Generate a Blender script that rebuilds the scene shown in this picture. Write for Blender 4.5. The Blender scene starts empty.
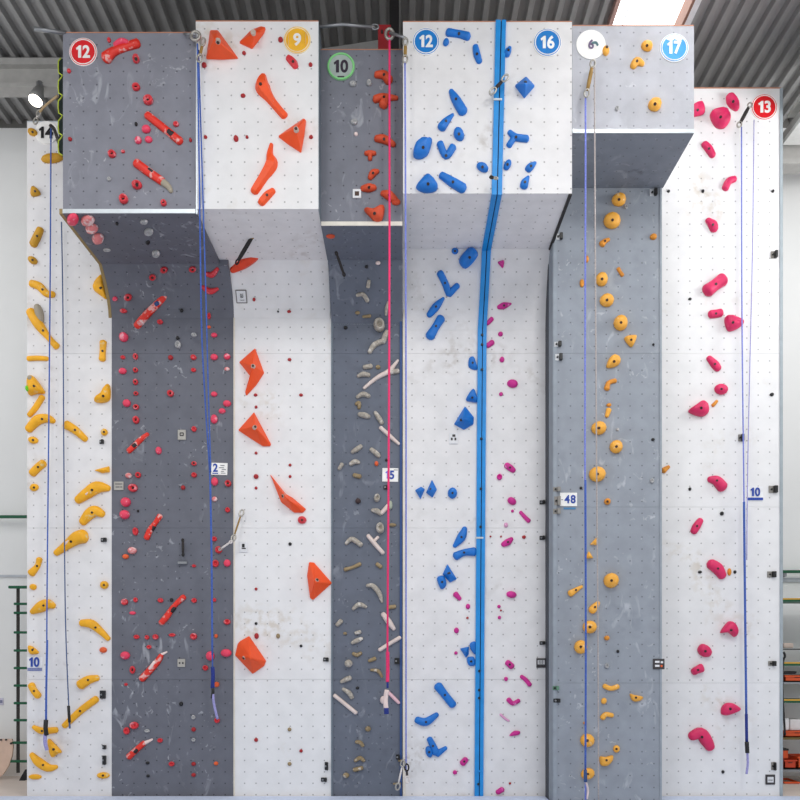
import bpy, bmesh, math, random
from mathutils import Vector, Matrix
from mathutils.bvhtree import BVHTree
random.seed(7)
SC = bpy.context.scene
COL = SC.collection
# ------------------------------------------------------------------ camera facts
F, CX, HY, ZC = 800.0, 400.0, 650.0, 1.96      # focal px, centre column, eye-level row, eye height

def X(px, d): return (px - CX) / F * d
def Z(py, d): return ZC + (HY - py) / F * d
def P(px, py, d): return Vector((X(px, d), d, Z(py, d)))

# ------------------------------------------------------------------ materials
def lin(c):
    c /= 255.0
    return c / 12.92 if c <= .04045 else ((c + .055) / 1.055) ** 2.4
def rgb(r, g, b): return (lin(r), lin(g), lin(b), 1)
_M = {}
def mat(name, col, rough=.6, metal=0., chalk=0., chalk_col=(240, 232, 228), emit=0., var=.08, bump=0., scale=9.):
    if name in _M: return _M[name]
    m = bpy.data.materials.new(name); m.use_nodes = True
    n, l = m.node_tree.nodes, m.node_tree.links
    b = n['Principled BSDF']
    b.inputs['Roughness'].default_value = rough; b.inputs['Metallic'].default_value = metal
    geo = n.new('ShaderNodeNewGeometry')
    nz = n.new('ShaderNodeTexNoise'); nz.inputs['Scale'].default_value = scale; nz.inputs['Detail'].default_value = 4
    l.new(geo.outputs['Position'], nz.inputs['Vector'])
    mr = n.new('ShaderNodeMapRange'); mr.inputs[1].default_value = .3; mr.inputs[2].default_value = .7
    mr.inputs[3].default_value = 1 - var; mr.inputs[4].default_value = 1 + var
    l.new(nz.outputs['Fac'], mr.inputs[0])
    mx = n.new('ShaderNodeVectorMath'); mx.operation = 'SCALE'
    mx.inputs[0].default_value = rgb(*col)[:3]
    l.new(mr.outputs[0], mx.inputs['Scale'])
    out = mx.outputs[0]
    if chalk > 0:
        n2 = n.new('ShaderNodeTexNoise'); n2.inputs['Scale'].default_value = 14; n2.inputs['Detail'].default_value = 3
        l.new(geo.outputs['Position'], n2.inputs['Vector'])
        m2 = n.new('ShaderNodeMapRange'); m2.inputs[1].default_value = .66 - .22 * chalk; m2.inputs[2].default_value = .74 - .2 * chalk
        m2.inputs[4].default_value = .8
        l.new(n2.outputs['Fac'], m2.inputs[0])
        mi = n.new('ShaderNodeMix'); mi.data_type = 'RGBA'
        l.new(m2.outputs[0], mi.inputs[0]); l.new(out, mi.inputs[6]); mi.inputs[7].default_value = rgb(*chalk_col)
        out = mi.outputs[2]
    l.new(out, b.inputs['Base Color'])
    if bump:
        bp = n.new('ShaderNodeBump'); bp.inputs['Strength'].default_value = bump; bp.inputs['Distance'].default_value = .01
        n3 = n.new('ShaderNodeTexNoise'); n3.inputs['Scale'].default_value = 60
        l.new(geo.outputs['Position'], n3.inputs['Vector']); l.new(n3.outputs['Fac'], bp.inputs['Height'])
        l.new(bp.outputs['Normal'], b.inputs['Normal'])
    if emit:
        b.inputs['Emission Color'].default_value = rgb(*col); b.inputs['Emission Strength'].default_value = emit
    _M[name] = m
    return m

def panel_mat(name, col, smudge, smudge_amt, chalk=0., dot=(70, 68, 72), mottled=0.06, holes=.6):
    """painted plywood with a grid of bolt holes (UV in hole pitches), smudges and chalk"""
    m = bpy.data.materials.new(name); m.use_nodes = True
    n, l = m.node_tree.nodes, m.node_tree.links
    b = n['Principled BSDF']; b.inputs['Roughness'].default_value = .75
    geo = n.new('ShaderNodeNewGeometry'); uv = n.new('ShaderNodeUVMap')
    def noise(scale, detail=4, dist=0., stretch=None):
        t = n.new('ShaderNodeTexNoise'); t.inputs['Scale'].default_value = scale
        t.inputs['Detail'].default_value = detail; t.inputs['Distortion'].default_value = dist
        if stretch:
            mp = n.new('ShaderNodeMapping'); mp.inputs['Scale'].default_value = stretch; mp.inputs['Rotation'].default_value = (0, .6, 0)
            l.new(geo.outputs['Position'], mp.inputs['Vector']); l.new(mp.outputs[0], t.inputs['Vector'])
        else: l.new(geo.outputs['Position'], t.inputs['Vector'])
        return t.outputs['Fac']
    def ramp(src, a, bb, o0=0., o1=1.):
        t = n.new('ShaderNodeMapRange'); t.inputs[1].default_value = a; t.inputs[2].default_value = bb
        t.inputs[3].default_value = o0; t.inputs[4].default_value = o1
        l.new(src, t.inputs[0]); return t.outputs[0]
    def mul(a, bb):
        t = n.new('ShaderNodeMath'); t.operation = 'MULTIPLY'; l.new(a, t.inputs[0])
        if isinstance(bb, float): t.inputs[1].default_value = bb
        else: l.new(bb, t.inputs[1])
        return t.outputs[0]
    def mix(fac, a, c):
        t = n.new('ShaderNodeMix'); t.data_type = 'RGBA'; l.new(fac, t.inputs[0])
        if isinstance(a, tuple): t.inputs[6].default_value = a
        else: l.new(a, t.inputs[6])
        t.inputs[7].default_value = c
        return t.outputs[2]
    base = mix(ramp(noise(5), .35, .7, 0, 1), rgb(*col), rgb(*[max(0, c * (1 - mottled)) for c in col]))
    base = mix(mul(ramp(noise(1.1, 3), .58, .72), ramp(noise(9, 5), .45, .62, 0, smudge_amt)), base, rgb(*smudge))
    if chalk:
        s = mul(ramp(noise(.9, 2), .45, .6), ramp(noise(4.5, 5, 1.2, (1.3, 1, .6)), .60, .70, 0, chalk))
        base = mix(s, base, rgb(205, 208, 214))
        s = mul(ramp(noise(2.3, 2), .5, .62), ramp(noise(13, 3, .8), .63, .70, 0, chalk))
        base = mix(s, base, rgb(215, 216, 220))
    sep = n.new('ShaderNodeVectorMath'); sep.operation = 'FRACTION'; l.new(uv.outputs[0], sep.inputs[0])
    sub = n.new('ShaderNodeVectorMath'); sub.operation = 'SUBTRACT'; sub.inputs[1].default_value = (.5, .5, 0)
    l.new(sep.outputs[0], sub.inputs[0])
    ln = n.new('ShaderNodeVectorMath'); ln.operation = 'LENGTH'; l.new(sub.outputs[0], ln.inputs[0])
    hole = ramp(ln.outputs['Value'], .045, .08, holes, 0)
    base = mix(hole, base, rgb(*dot))
    l.new(base, b.inputs['Base Color'])
    bp = n.new('ShaderNodeBump'); bp.inputs['Strength'].default_value = .12; bp.inputs['Distance'].default_value = .01
    l.new(noise(90, 2), bp.inputs['Height']); l.new(bp.outputs['Normal'], b.inputs['Normal'])
    return m

WHITE = panel_mat('white_panel', (236, 235, 235), (196, 182, 160), .55, dot=(95, 90, 88), mottled=.03)
WHITE2 = panel_mat('white_panel_scuffed', (233, 231, 231), (170, 160, 150), .7, dot=(95, 85, 80), mottled=.04)
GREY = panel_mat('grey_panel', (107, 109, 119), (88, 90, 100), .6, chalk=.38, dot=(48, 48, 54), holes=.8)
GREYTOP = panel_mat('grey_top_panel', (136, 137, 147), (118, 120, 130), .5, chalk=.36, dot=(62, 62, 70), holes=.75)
SLATE = panel_mat('slate_panel', (104, 110, 123), (88, 92, 104), .6, chalk=.2, dot=(60, 62, 70), holes=.8)
SLATETOP = panel_mat('slate_top_panel', (126, 128, 138), (108, 110, 118), .5, chalk=.4, dot=(60, 60, 66), holes=.75)
PALE = panel_mat('pale_grey_panel', (152, 158, 167), (132, 139, 148), .8, chalk=.45, dot=(84, 86, 92), holes=.7)
PALETOP = panel_mat('pale_top_panel', (188, 189, 196), (180, 182, 190), .5, chalk=.4, dot=(90, 90, 98))
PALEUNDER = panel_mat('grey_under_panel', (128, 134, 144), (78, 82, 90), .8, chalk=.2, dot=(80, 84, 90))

BACKING = mat('backing_grey', (156, 154, 154), .8)
ALU = mat('aluminium', (205, 212, 216), .4, .35)
STEEL = mat('steel', (150, 152, 155), .35, .7)
GALV = mat('galvanised', (150, 150, 148), .45, .35)
PLY = mat('plywood_orange', (196, 136, 108), .7)
PLYTAN = mat('plywood_tan', (150, 128, 84), .7)
DARK = mat('dark_rubber', (38, 36, 36), .6)
BLACK = mat('black_metal', (24, 23, 24), .45)
STRIPBLUE = mat('strip_blue', (14, 138, 214), .45)
NAVY = mat('navy_edge', (42, 74, 128), .5)
SLATEEDGE = mat('slate_edge', (112, 124, 134), .5)
WHITEPAINT = mat('white_paint', (240, 240, 240), .6)

# ------------------------------------------------------------------ mesh helpers
def link(name, me, m, parent=None, smooth=False):
    o = bpy.data.objects.new(name, me); COL.objects.link(o)
    if m: me.materials.append(m)
    if parent: o.parent = parent
    if smooth:
        for p in me.polygons: p.use_smooth = True
    return o
def obj(name, bm, m, parent=None, smooth=False):
    bmesh.ops.recalc_face_normals(bm, faces=bm.faces)
    me = bpy.data.meshes.new(name); bm.to_mesh(me); bm.free()
    return link(name, me, m, parent, smooth)
def tag(o, label, cat, group=None):
    o['label'] = label; o['category'] = cat
    if group: o['group'] = group
    return o
def struct(o): o['kind'] = 'structure'; return o
def empty(name, loc):
    o = bpy.data.objects.new(name, None); o.empty_display_size = .05; COL.objects.link(o); o.location = loc
    return o
def place(o, parent_loc):           # mesh was built in world coordinates: move its origin
    o.data.transform(Matrix.Translation(-Vector(parent_loc))); o.location = parent_loc
    return o
def child(name, bm, m, root, smooth=False):      # world-space bmesh -> part of an Empty that has only a location
    o = obj(name, bm, m, root, smooth)
    o.data.transform(Matrix.Translation(-root.location))
    return o
def box(bm, a, b, bevel=0.):
    vs = [bm.verts.new((x, y, z)) for x in (a[0], b[0]) for y in (a[1], b[1]) for z in (a[2], b[2])]
    q = [(0, 1, 3, 2), (4, 6, 7, 5), (0, 4, 5, 1), (2, 3, 7, 6), (0, 2, 6, 4), (1, 5, 7, 3)]
    fs = [bm.faces.new([vs[i] for i in f]) for f in q]
    if bevel:
        es = list({e for f in fs for e in f.edges})
        bmesh.ops.bevel(bm, geom=es, offset=bevel, segments=2, affect='EDGES')
    return bm
def prism(bm, prof, x0, x1):        # prof: (y, z) polygon
    A = [bm.verts.new((x0, y, z)) for y, z in prof]; B = [bm.verts.new((x1, y, z)) for y, z in prof]
    bm.faces.new(A); bm.faces.new(B[::-1])
    for i in range(len(prof)):
        j = (i + 1) % len(prof); bm.faces.new((A[i], A[j], B[j], B[i]))
    return bm
def tube(bm, pts, r, seg=8, cap=True, squash=1.):
    pts = [Vector(p) for p in pts]; rings = []
    rr = r if isinstance(r, (list, tuple)) else [r] * len(pts)
    for i, p in enumerate(pts):
        t = (pts[min(i + 1, len(pts) - 1)] - pts[max(i - 1, 0)]).normalized()
        ref = Vector((0, 1, 0)) if abs(t.y) < .9 else Vector((1, 0, 0))
        a = t.cross(ref).normalized(); b = t.cross(a)
        rings.append([bm.verts.new(p + a * rr[i] * math.cos(k * 2 * math.pi / seg) + b * rr[i] * squash * math.sin(k * 2 * math.pi / seg)) for k in range(seg)])
    for A, B in zip(rings, rings[1:]):
        for k in range(seg): bm.faces.new((A[k], A[(k + 1) % seg], B[(k + 1) % seg], B[k]))
    if cap: bm.faces.new(rings[0]); bm.faces.new(rings[-1][::-1])
    return bm
def torus(bm, c, ru, rv, r, u, v, seg=16, sec=6):
    rings = []
    nrm = u.cross(v)
    for i in range(seg):
        a = 2 * math.pi * i / seg
        p = c + u * ru * math.cos(a) + v * rv * math.sin(a)
        d = (u * math.cos(a) + v * math.sin(a)).normalized()
        rings.append([bm.verts.new(p + d * r * math.cos(2 * math.pi * k / sec) + nrm * r * math.sin(2 * math.pi * k / sec)) for k in range(sec)])
    for i in range(seg):
        A, B = rings[i], rings[(i + 1) % seg]
        for k in range(sec): bm.faces.new((A[k], A[(k + 1) % sec], B[(k + 1) % sec], B[k]))
    return bm
def catmull(pts, n, closed=False):
    out = []; N = len(pts)
    if N == 2 and not closed:
        return [tuple(pts[0][k] + (pts[1][k] - pts[0][k]) * i / n for k in range(len(pts[0]))) for i in range(n + 1)]
    for i in range(N if closed else N - 1):
        g = (lambda j: pts[j % N]) if closed else (lambda j: pts[max(0, min(N - 1, j))])
        p0, p1, p2, p3 = g(i - 1), g(i), g(i + 1), g(i + 2)
        for s in range(n):
            t = s / n
            out.append(tuple(.5 * (2 * p1[k] + (p2[k] - p0[k]) * t + (2 * p0[k] - 5 * p1[k] + 4 * p2[k] - p3[k]) * t * t + (-p0[k] + 3 * p1[k] - 3 * p2[k] + p3[k]) * t ** 3) for k in range(len(p1))))
    if not closed: out.append(tuple(pts[-1]))
    return out

# ------------------------------------------------------------------ the climbing lanes
DF, DB = 9.122, 10.667
PITCH = .152
# x0, x1 of the block and of the lower wall, front depth, top, block bottom, junction depth, end of ramp, wall depth
LANES = {
 'yellow': dict(lx=(-4.973, -3.845), db=DB, top=Z(122, DB)),
 'red':    dict(bx=(-3.843, -2.33), lx=(-3.843, -2.216), df=DF, top=Z(33, DF), zb=Z(214, DF), dj=10.31, zr=Z(318, DB), db=DB),
 'orange': dict(bx=(-2.328, -.93), lx=(-2.214, -.915), df=DF, top=Z(21.5, DF), zb=Z(209, DF), dj=10.32, zr=Z(318, DB), db=DB),
 'bone':   dict(bx=(-.925, .028), lx=(-.913, .032), df=9.37, top=Z(50, 9.37), zb=Z(226, 9.37), dj=10.19, zr=Z(324, DB), db=DB, nr=1),
 'blue':   dict(bx=(.034, 1.961), lx=(.036, 1.945), df=DF, top=Z(22, DF), zb=Z(193.5, DF), dj=10.39, zr=Z(330, DB), db=DB),
 'amber':  dict(bx=(1.965, 3.352), lx=(1.948, 3.335), df=DF, top=Z(26, DF), zb=Z(133.5, DF), dj=10.2, zr=None, db=10.2),
 'pink':   dict(lx=(3.34, 5.08), db=DB, top=Z(88.5, DB)),
}
def ramp_profile(L):                # (y, z) points of the curved transition below the overhang
    n = L.get('nr', 5)
    return [(L['dj'] + (L['db'] - L['dj']) * (1 - (1 - k / n) ** 1.8 if n > 1 else k), L['zb'] + (L['zr'] - L['zb']) * k / n) for k in range(n + 1)]
def segs(L):                        # surface strips: (point, up, normal, ymin, ymax, zmin, zmax)
    out = []
    UPZ, NY = Vector((0, 0, 1)), Vector((0, -1, 0))
    if 'df' in L:
        out.append((Vector((0, L['df'], 0)), UPZ, NY, L['df'], L['df'], L['zb'], L['top']))
        out.append((Vector((0, 0, L['zb'])), Vector((0, -1, 0)), Vector((0, 0, -1)), L['df'], L['dj'], L['zb'], L['zb']))
        if L['zr']:
            pr = ramp_profile(L)
            for (da, za), (dd, zd) in zip(pr, pr[1:]):
                up = Vector((0, da - dd, za - zd)).normalized()
                out.append((Vector((0, dd, zd)), up, Vector((1, 0, 0)).cross(up), da, dd, zd, za))
    out.append((Vector((0, L['db'], 0)), UPZ, NY, L['db'], L['db'], 0, L.get('zr') or L.get('zb') or L['top']))
    return out
EYE = Vector((0, 0, ZC))
def ray(px, py): return Vector(((px - CX) / F, 1, (HY - py) / F))
def hit(lane, px, py):
    r = ray(px, py); best = None
    for s in segs(LANES[lane]):
        den = r.dot(s[2])
        if abs(den) < 1e-9: continue
        t = (s[0] - EYE).dot(s[2]) / den
        p = EYE + r * t
        if t > 0 and s[3] - .01 <= p.y <= s[4] + .01 and s[5] - .01 <= p.z <= s[6] + .01:
            if best is None or t < best[0]: best = (t, p, s)
    if best is None:
        s = segs(LANES[lane])[-1]; t = (s[0] - EYE).dot(s[2]) / r.dot(s[2]); best = (t, EYE + r * t, s)
    return best[1], best[2]
class Frame:                        # a tangent frame on the lane surface under a pixel
    def __init__(f, lane, px, py, lift=0.):
        f.p, s = hit(lane, px, py); f.up, f.n = s[1], s[2]; f.lift = lift
        if lift:
            f.p = f.on(px, py)
        f.m = Matrix((Vector((1, 0, 0)), f.up, f.n)).transposed().to_4x4(); f.m.translation = f.p
        f.s = F / f.p.y
    def on(f, px, py, lift=None):   # pixel -> surface point, allowing for the hold standing proud
        lift = f.lift if lift is None else lift
        r = ray(px, py); q = f.p + f.n * lift
        t = (q - EYE).dot(f.n) / r.dot(f.n)
        return EYE + r * t - f.n * lift
    def uv(f, px, py, lift=None):
        d = f.on(px, py, lift) - f.p
        return (d.x, d.dot(f.up))
    def local_ray(f, px, py):
        inv = f.m.inverted()
        return inv @ EYE, (inv.to_3x3() @ ray(px, py)).normalized()

def sheet(bm, x0, x1, a, b, n, thick, uvref):   # flat panel from (y,z)=a (top) to b (bottom), holes mapped by uv
    uvl = bm.loops.layers.uv.verify()
    a, b = Vector((0,) + a), Vector((0,) + b)
    back = -n * thick
    v = [bm.verts.new(Vector((x, 0, 0)) + q + o) for o in (Vector((0, 0, 0)), back) for q in (a, b) for x in (x0, x1)]
    L = (a - b).length
    for f in ((0, 1, 3, 2), (4, 6, 7, 5), (0, 2, 6, 4), (1, 5, 7, 3), (0, 4, 5, 1), (2, 3, 7, 6)):
        fc = bm.faces.new([v[i] for i in f])
        for lp in fc.loops:
            w = lp.vert.co
            if f == (0, 1, 3, 2):
                s = (w - b).dot(a - b) / L
                lp[uvl].uv = ((w.x - uvref[0]) / PITCH + .5, (s - uvref[1]) / PITCH + .5)
            else: lp[uvl].uv = (0, 0)
    return bm

def lane_root(name, label):
    L = LANES[name]; x = sum(L['lx']) / 2
    r = empty('climbing_wall', (x, L['db'], 0)); tag(r, label, 'climbing wall', 'climbing wall lanes')
    return r
SEAMS_A, SEAMS_B = (353.5, 528, 679.5), (353.5, 507, 683)
ROOTS = {}
def build_lane(name, label, mtop, munder, mlow, seams, frontref=None, lowref=(0, 0)):
    L = LANES[name]; r = ROOTS[name] = lane_root(name, label)
    NY = Vector((0, -1, 0))
    x0, x1 = L['lx']
    ztop = L['top'] if 'df' not in L else (L['zr'] or L['zb'])
    zs = [ztop] + [Z(s, L['db']) for s in seams if Z(s, L['db']) < ztop - .1] + [0.0]
    xr, zr = X(lowref[0], L['db']), Z(lowref[1], L['db'])
    for a, b in zip(zs, zs[1:]):
        bm = sheet(bmesh.new(), x0, x1, (L['db'], a - .0012), (L['db'], b + .0012), NY, .06, (xr, zr - b))
        child('lower_panel', bm, mlow, r)
    child('backing_board', box(bmesh.new(), (x0, L['db'] + .03, 0), (x1, L['db'] + .12, ztop)), BACKING, r)
    if 'df' in L:
        bx0, bx1 = L['bx']
        xf, zf = X(frontref[0], L['df']), Z(frontref[1], L['df'])
        bm = sheet(bmesh.new(), bx0, bx1, (L['df'], L['top']), (L['df'], L['zb'] + .003), NY, .04, (xf, zf - L['zb']))
        child('front_panel', bm, mtop, r)
        bm = sheet(bmesh.new(), bx0, bx1, (L['df'] + .0005, L['zb']), (max(L['dj'], L['df'] + .1), L['zb']), Vector((0, 0, -1)), .04, (xf, .05))
        child('overhang_panel', bm, munder, r)
        bm = box(bmesh.new(), (bx0 + .002, L['df'] + .04, L['zb'] + .04), (bx1 - .002, L['db'] + .3, L['top'] - .002))
        child('core', bm, mtop, r)
        if L['zr']:
            bm = bmesh.new(); run = .04
            pr = ramp_profile(L)
            for (da, za), (dd, zd) in reversed(list(zip(pr, pr[1:]))):
                up = Vector((0, da - dd, za - zd)); ln = up.length; up.normalize()
                sheet(bm, x0, x1, (da, za), (dd, zd), Vector((1, 0, 0)).cross(up), .03, (xr, -run)); run += ln
            child('ramp_panel', bm, mlow, r)
        child('plywood_edge', box(bmesh.new(), (bx0, L['df'] - .004, L['top']), (bx1, L['df'] + .3, L['top'] + .009)), PLY, r)
    else:
        child('plywood_edge', box(bmesh.new(), (x0, L['db'] - .004, ztop), (x1, L['db'] + .1, ztop + .012)), PLY if name == 'pink' else ALU, r)
    return r

build_lane('yellow', 'tall narrow white climbing wall lane with yellow holds under the 14 sign', None, None, WHITE2, SEAMS_A, lowref=(45, 380))
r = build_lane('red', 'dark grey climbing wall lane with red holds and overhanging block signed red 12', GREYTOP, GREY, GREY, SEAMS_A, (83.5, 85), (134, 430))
L = LANES['red']
child('filler_board', box(bmesh.new(), (-2.335, L['dj'] - .005, L['zb'] - .02), (-2.2165, L['dj'] + .03, L['zb'] + .07)), GREY, r)
child('edge_trim', box(bmesh.new(), (L['bx'][0], DF - .012, Z(213.6, DF)), (L['bx'][1], DF - .001, Z(209.5, DF))), ALU, r)
prof = [(DF, L['zb'])] + ramp_profile(L) + [(y + .02, z + .07) for y, z in reversed(ramp_profile(L))] + [(DF, L['zb'] + .06)]
child('plywood_rim', prism(bmesh.new(), prof, -3.885, -3.845), PLYTAN, r)
child('side_edge', box(bmesh.new(), (X(196.2, DF), DF - .006, L['zb']), (X(197.6, DF) , DF + .02, L['top'])), ALU, r)
r = build_lane('orange', 'white climbing wall lane with big orange volumes and overhanging block signed yellow 9', WHITE, WHITE2, WHITE, SEAMS_A, (218, 109), (256, 430))
L = LANES['orange']
prof = [(DF, L['zb']), (L['dj'], L['zb']), (L['db'], L['zr']), (L['db'], 8.), (DF, 8.), ]
child('side_panel', prism(bmesh.new(), [(DF, L['zb'] - .012), *[(y - .008, z - .012) for y, z in ramp_profile(L)], (L['db'] - .01, L['top']), (DF, L['top'])], -.93, -.9265), SLATEEDGE, r)
child('edge_strip', box(bmesh.new(), (X(331.2, DB), DB - .015, 0), (X(332.6, DB), DB + .02, L['zr'])), SLATEEDGE, r)
child('edge_strip', box(bmesh.new(), (X(233.6, DB), DB - .012, 0), (X(234.9, DB), DB + .02, L['zr'])), mat('cream_edge', (222, 214, 200)), r)
r = build_lane('bone', 'narrow dark grey climbing wall lane with bone-white holds and block signed green 10', SLATETOP, SLATE, SLATE, SEAMS_A, (343.5, 95), (346, 430))
L = LANES['bone']; d = L['df']
child('edge_trim', box(bmesh.new(), (L['bx'][0] + .004, d - .012, Z(226, d)), (L['bx'][1], d - .001, Z(222, d))), mat('cream_trim', (226, 220, 208)), r)
child('edge_strip', box(bmesh.new(), (X(399.8, DB), DB - .02, 0), (X(402.2, DB), DB + .02, L['zr'] + .1)), NAVY, r)
r = build_lane('blue', 'wide white climbing wall lane with blue holds, signed 12 and 16', WHITE2, WHITE2, WHITE2, SEAMS_A, (411, 69), (412, 418))
L = LANES['blue']
child('edge_strip', box(bmesh.new(), (X(402.9, DB), DB - .03, 0), (X(405.2, DB), DB + .02, L['zb'])), mat('cream_edge', (222, 214, 200)), r)
child('edge_strip', box(bmesh.new(), (1.925, DF, L['zb'] - .02), (1.961, L['dj'] - .02, L['zb'] - .002)), DARK, r)
r = build_lane('amber', 'pale grey climbing wall lane with amber domes, overhang signed white 6 and blue 17', PALETOP, PALEUNDER, PALE, SEAMS_B, (607, 59.5), (570.5, 418))
L = LANES['amber']
child('edge_trim', box(bmesh.new(), (L['bx'][0], DF - .012, Z(133.4, DF)), (L['bx'][1], DF - .001, Z(129.8, DF))), ALU, r)
child('side_panel', box(bmesh.new(), (1.945, 10.195, 0), (1.952, DB, L['zb'])), mat('side_slate', (138, 146, 154)), r)
child('dark_seam', box(bmesh.new(), (1.938, DB - .2, 0), (1.944, DB - .002, L['zb'] - .75)), mat('dark_slate', (58, 62, 70)), r)  # dark seam edge at the back of the side panel
child('edge_strip', box(bmesh.new(), (1.953, 10.19, 0), (1.995, 10.205, L['zb'] - .6)), mat('pale_edge', (150, 158, 167)), r)
child('edge_strip', box(bmesh.new(), (3.312, 10.19, 0), (3.336, 10.205, L['zb'])), mat('pale_edge', (150, 158, 167)), r)
r = build_lane('pink', 'white climbing wall lane with pink holds, signed red 13', None, None, WHITE, SEAMS_B, lowref=(667, 418))
L = LANES['pink']
child('edge_strip', box(bmesh.new(), (5.062, DB - .012, 0), (5.1, DB + .1, L['top'])), mat('pink_lane_edge', (158, 168, 174)), r)

# blue seam strip running down the blue lane: two planks with a slot between
L = LANES['blue']
strip = empty('seam_strip', (1.1, DB, 0)); tag(strip, 'tall bright blue strip with a dark slot down the middle of the white wall', 'wall strip')
def strip_bm(o0, o1, lift, c=0):
    pr = ramp_profile(L); k = len(pr) - 1
    pts = [(DF, L['top'], 501.0, 22), (DF, L['zb'], 497.0, 193)] + [(y, z, 486.6 - 4.3 * i / k, 0) for i, (y, z) in enumerate(pr)] + [(DB, 0, 479.0, 797)]
    nr = [Vector((0, -1, 0)), Vector((0, -.7, -.7)), Vector((0, -.6, -.8))] + [Vector((0, -1, -.6 * (1 - i / k))) for i in range(1, k + 1)] + [Vector((0, -1, 0))]
    bm = bmesh.new(); rows = []
    for (d, z, px, _), n in zip(pts, nr):
        x = X(px, d)
        rows.append([bm.verts.new(Vector((x + o, d, z)) + n * h) for o, h in ((o0, .0), (o0, lift), (o1, lift), (o1, .0))])
    for A, B in zip(rows, rows[1:]):
        for k in range(3): bm.faces.new((A[k], A[k + 1], B[k + 1], B[k]))
    return bm
child('plank', strip_bm(-.062, -.006, .035), STRIPBLUE, strip)
child('plank', strip_bm(.006, .054, .035), STRIPBLUE, strip)
child('slot', strip_bm(-.006, .006, .012), mat('slot_dark', (14, 40, 74)), strip)
for y in (335.5, 345, 370, 439, 489, 527, 671, 690, 698, 784):
    f = Frame('blue', 482 - (y - 340) * .008, y, .02)
    bm = bmesh.new(); bmesh.ops.create_cone(bm, cap_ends=True, segments=8, radius1=.022, radius2=.016, depth=.03)
    o = obj('bolt', bm, BLACK, strip); o.matrix_world = Matrix.Translation(-strip.location) @ f.m @ Matrix.Translation((0, 0, .035))
for y in (100.3, 538, 771):
    f = Frame('blue', 497.5 if y < 200 else 479.5, y, .02)
    o = obj('joint_plate', box(bmesh.new(), (-.055, -.012, .03), (.05, .012, .042), .003), ALU if y < 700 else STRIPBLUE, strip)
    o.matrix_world = Matrix.Translation(-strip.location) @ f.m

# ------------------------------------------------------------------ hold shapes
def S(path, w, **k): return dict(k='S', path=path, w=w, **k)
def D(out, **k): return dict(k='D', out=out, **k)
def Fn(out, apex, **k): return dict(k='F', out=out, apex=apex, **k)
def B(x, y, w, h=None, rot=0, **k):
    h = h or w; a = math.radians(rot); N = 12; o = []
    for i in range(N):
        t = 2 * math.pi * i / N; u, v = w / 2 * math.cos(t), h / 2 * math.sin(t)
        o.append((x + u * math.cos(a) - v * math.sin(a), y + u * math.sin(a) + v * math.cos(a)))
    return dict(k='D', out=o, smooth=0, blob=1, wh=(w, h), **k)
def C(x, y, w, h=None, rot=0, **k): return B(x, y, w, h, rot, cup=1, **k)

def centre(h):
    pts = h['path'] if h['k'] == 'S' else h['out']
    if h['k'] == 'S':
        return pts[len(pts) // 2] if len(pts) % 2 else tuple((a + b) / 2 for a, b in zip(pts[len(pts) // 2 - 1], pts[len(pts) // 2]))
    return (sum(p[0] for p in pts) / len(pts), sum(p[1] for p in pts) / len(pts))
def extent(h):
    if h['k'] == 'S':
        return max(h['w']), sum(math.dist(a, b) for a, b in zip(h['path'], h['path'][1:])) + max(h['w']) * .5
    xs = [p[0] for p in h['out']]; ys = [p[1] for p in h['out']]
    a, b = max(xs) - min(xs), max(ys) - min(ys)
    return min(a, b), max(a, b)

def dome_bm(out, hgt, cup=False, flat=2.4, c=None, jitter=.06):
    bm = bmesh.new()
    cx, cy = c or (sum(p[0] for p in out) / len(out), sum(p[1] for p in out) / len(out))
    prof = [(1., 0.), (1.0, .28), (.93, .58), (.78, .82), (.56, .95), (.3, 1.)]
    if cup: prof = [(1., 0.), (1.0, .45), (.9, .85), (.7, 1.), (.52, .82), (.4, .5)]
    sx, sy = random.uniform(-.12, .12), random.uniform(-.02, .2)      # lean of the top
    size = max(math.dist(p, (cx, cy)) for p in out)
    rings = []
    for r, w in prof:
        rings.append([bm.verts.new((cx + (x - cx) * r + sx * size * w * w, cy + (y - cy) * r + sy * size * w * w,
                                    hgt * w * (1 + random.uniform(-jitter, jitter)))) for x, y in out])
    n = len(out)
    for A, Bq in zip(rings, rings[1:]):
        for k in range(n): bm.faces.new((A[k], A[(k + 1) % n], Bq[(k + 1) % n], Bq[k]))
    wv = hgt * (.35 if cup else 1.02)
    top = bm.verts.new((cx + sx * size * .9, cy + sy * size * .9, wv))
    for k in range(n): bm.faces.new((rings[-1][k], rings[-1][(k + 1) % n], top))
    bm.faces.new(rings[0][::-1])
    return bm, (cx + sx * size, cy + sy * size, wv)
def fan_bm(out, apex, hgt):
    bm = bmesh.new(); n = len(out)
    A = [bm.verts.new((x, y, 0)) for x, y in out]; lip = [bm.verts.new((x, y, .022)) for x, y in out]
    k0 = .10                        # small blunted top facet
    T = [bm.verts.new((apex[0] + (x - apex[0]) * k0, apex[1] + (y - apex[1]) * k0, hgt)) for x, y in out]
    for P0, P1 in ((A, lip), (lip, T)):
        for k in range(n): bm.faces.new((P0[k], P0[(k + 1) % n], P1[(k + 1) % n], P1[k]))
    bm.faces.new(T); bm.faces.new(A[::-1])
    bmesh.ops.bevel(bm, geom=[e for e in bm.edges if e.verts[0] not in A or e.verts[1] not in A], offset=.008, segments=1, affect='EDGES')
    return bm
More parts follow.
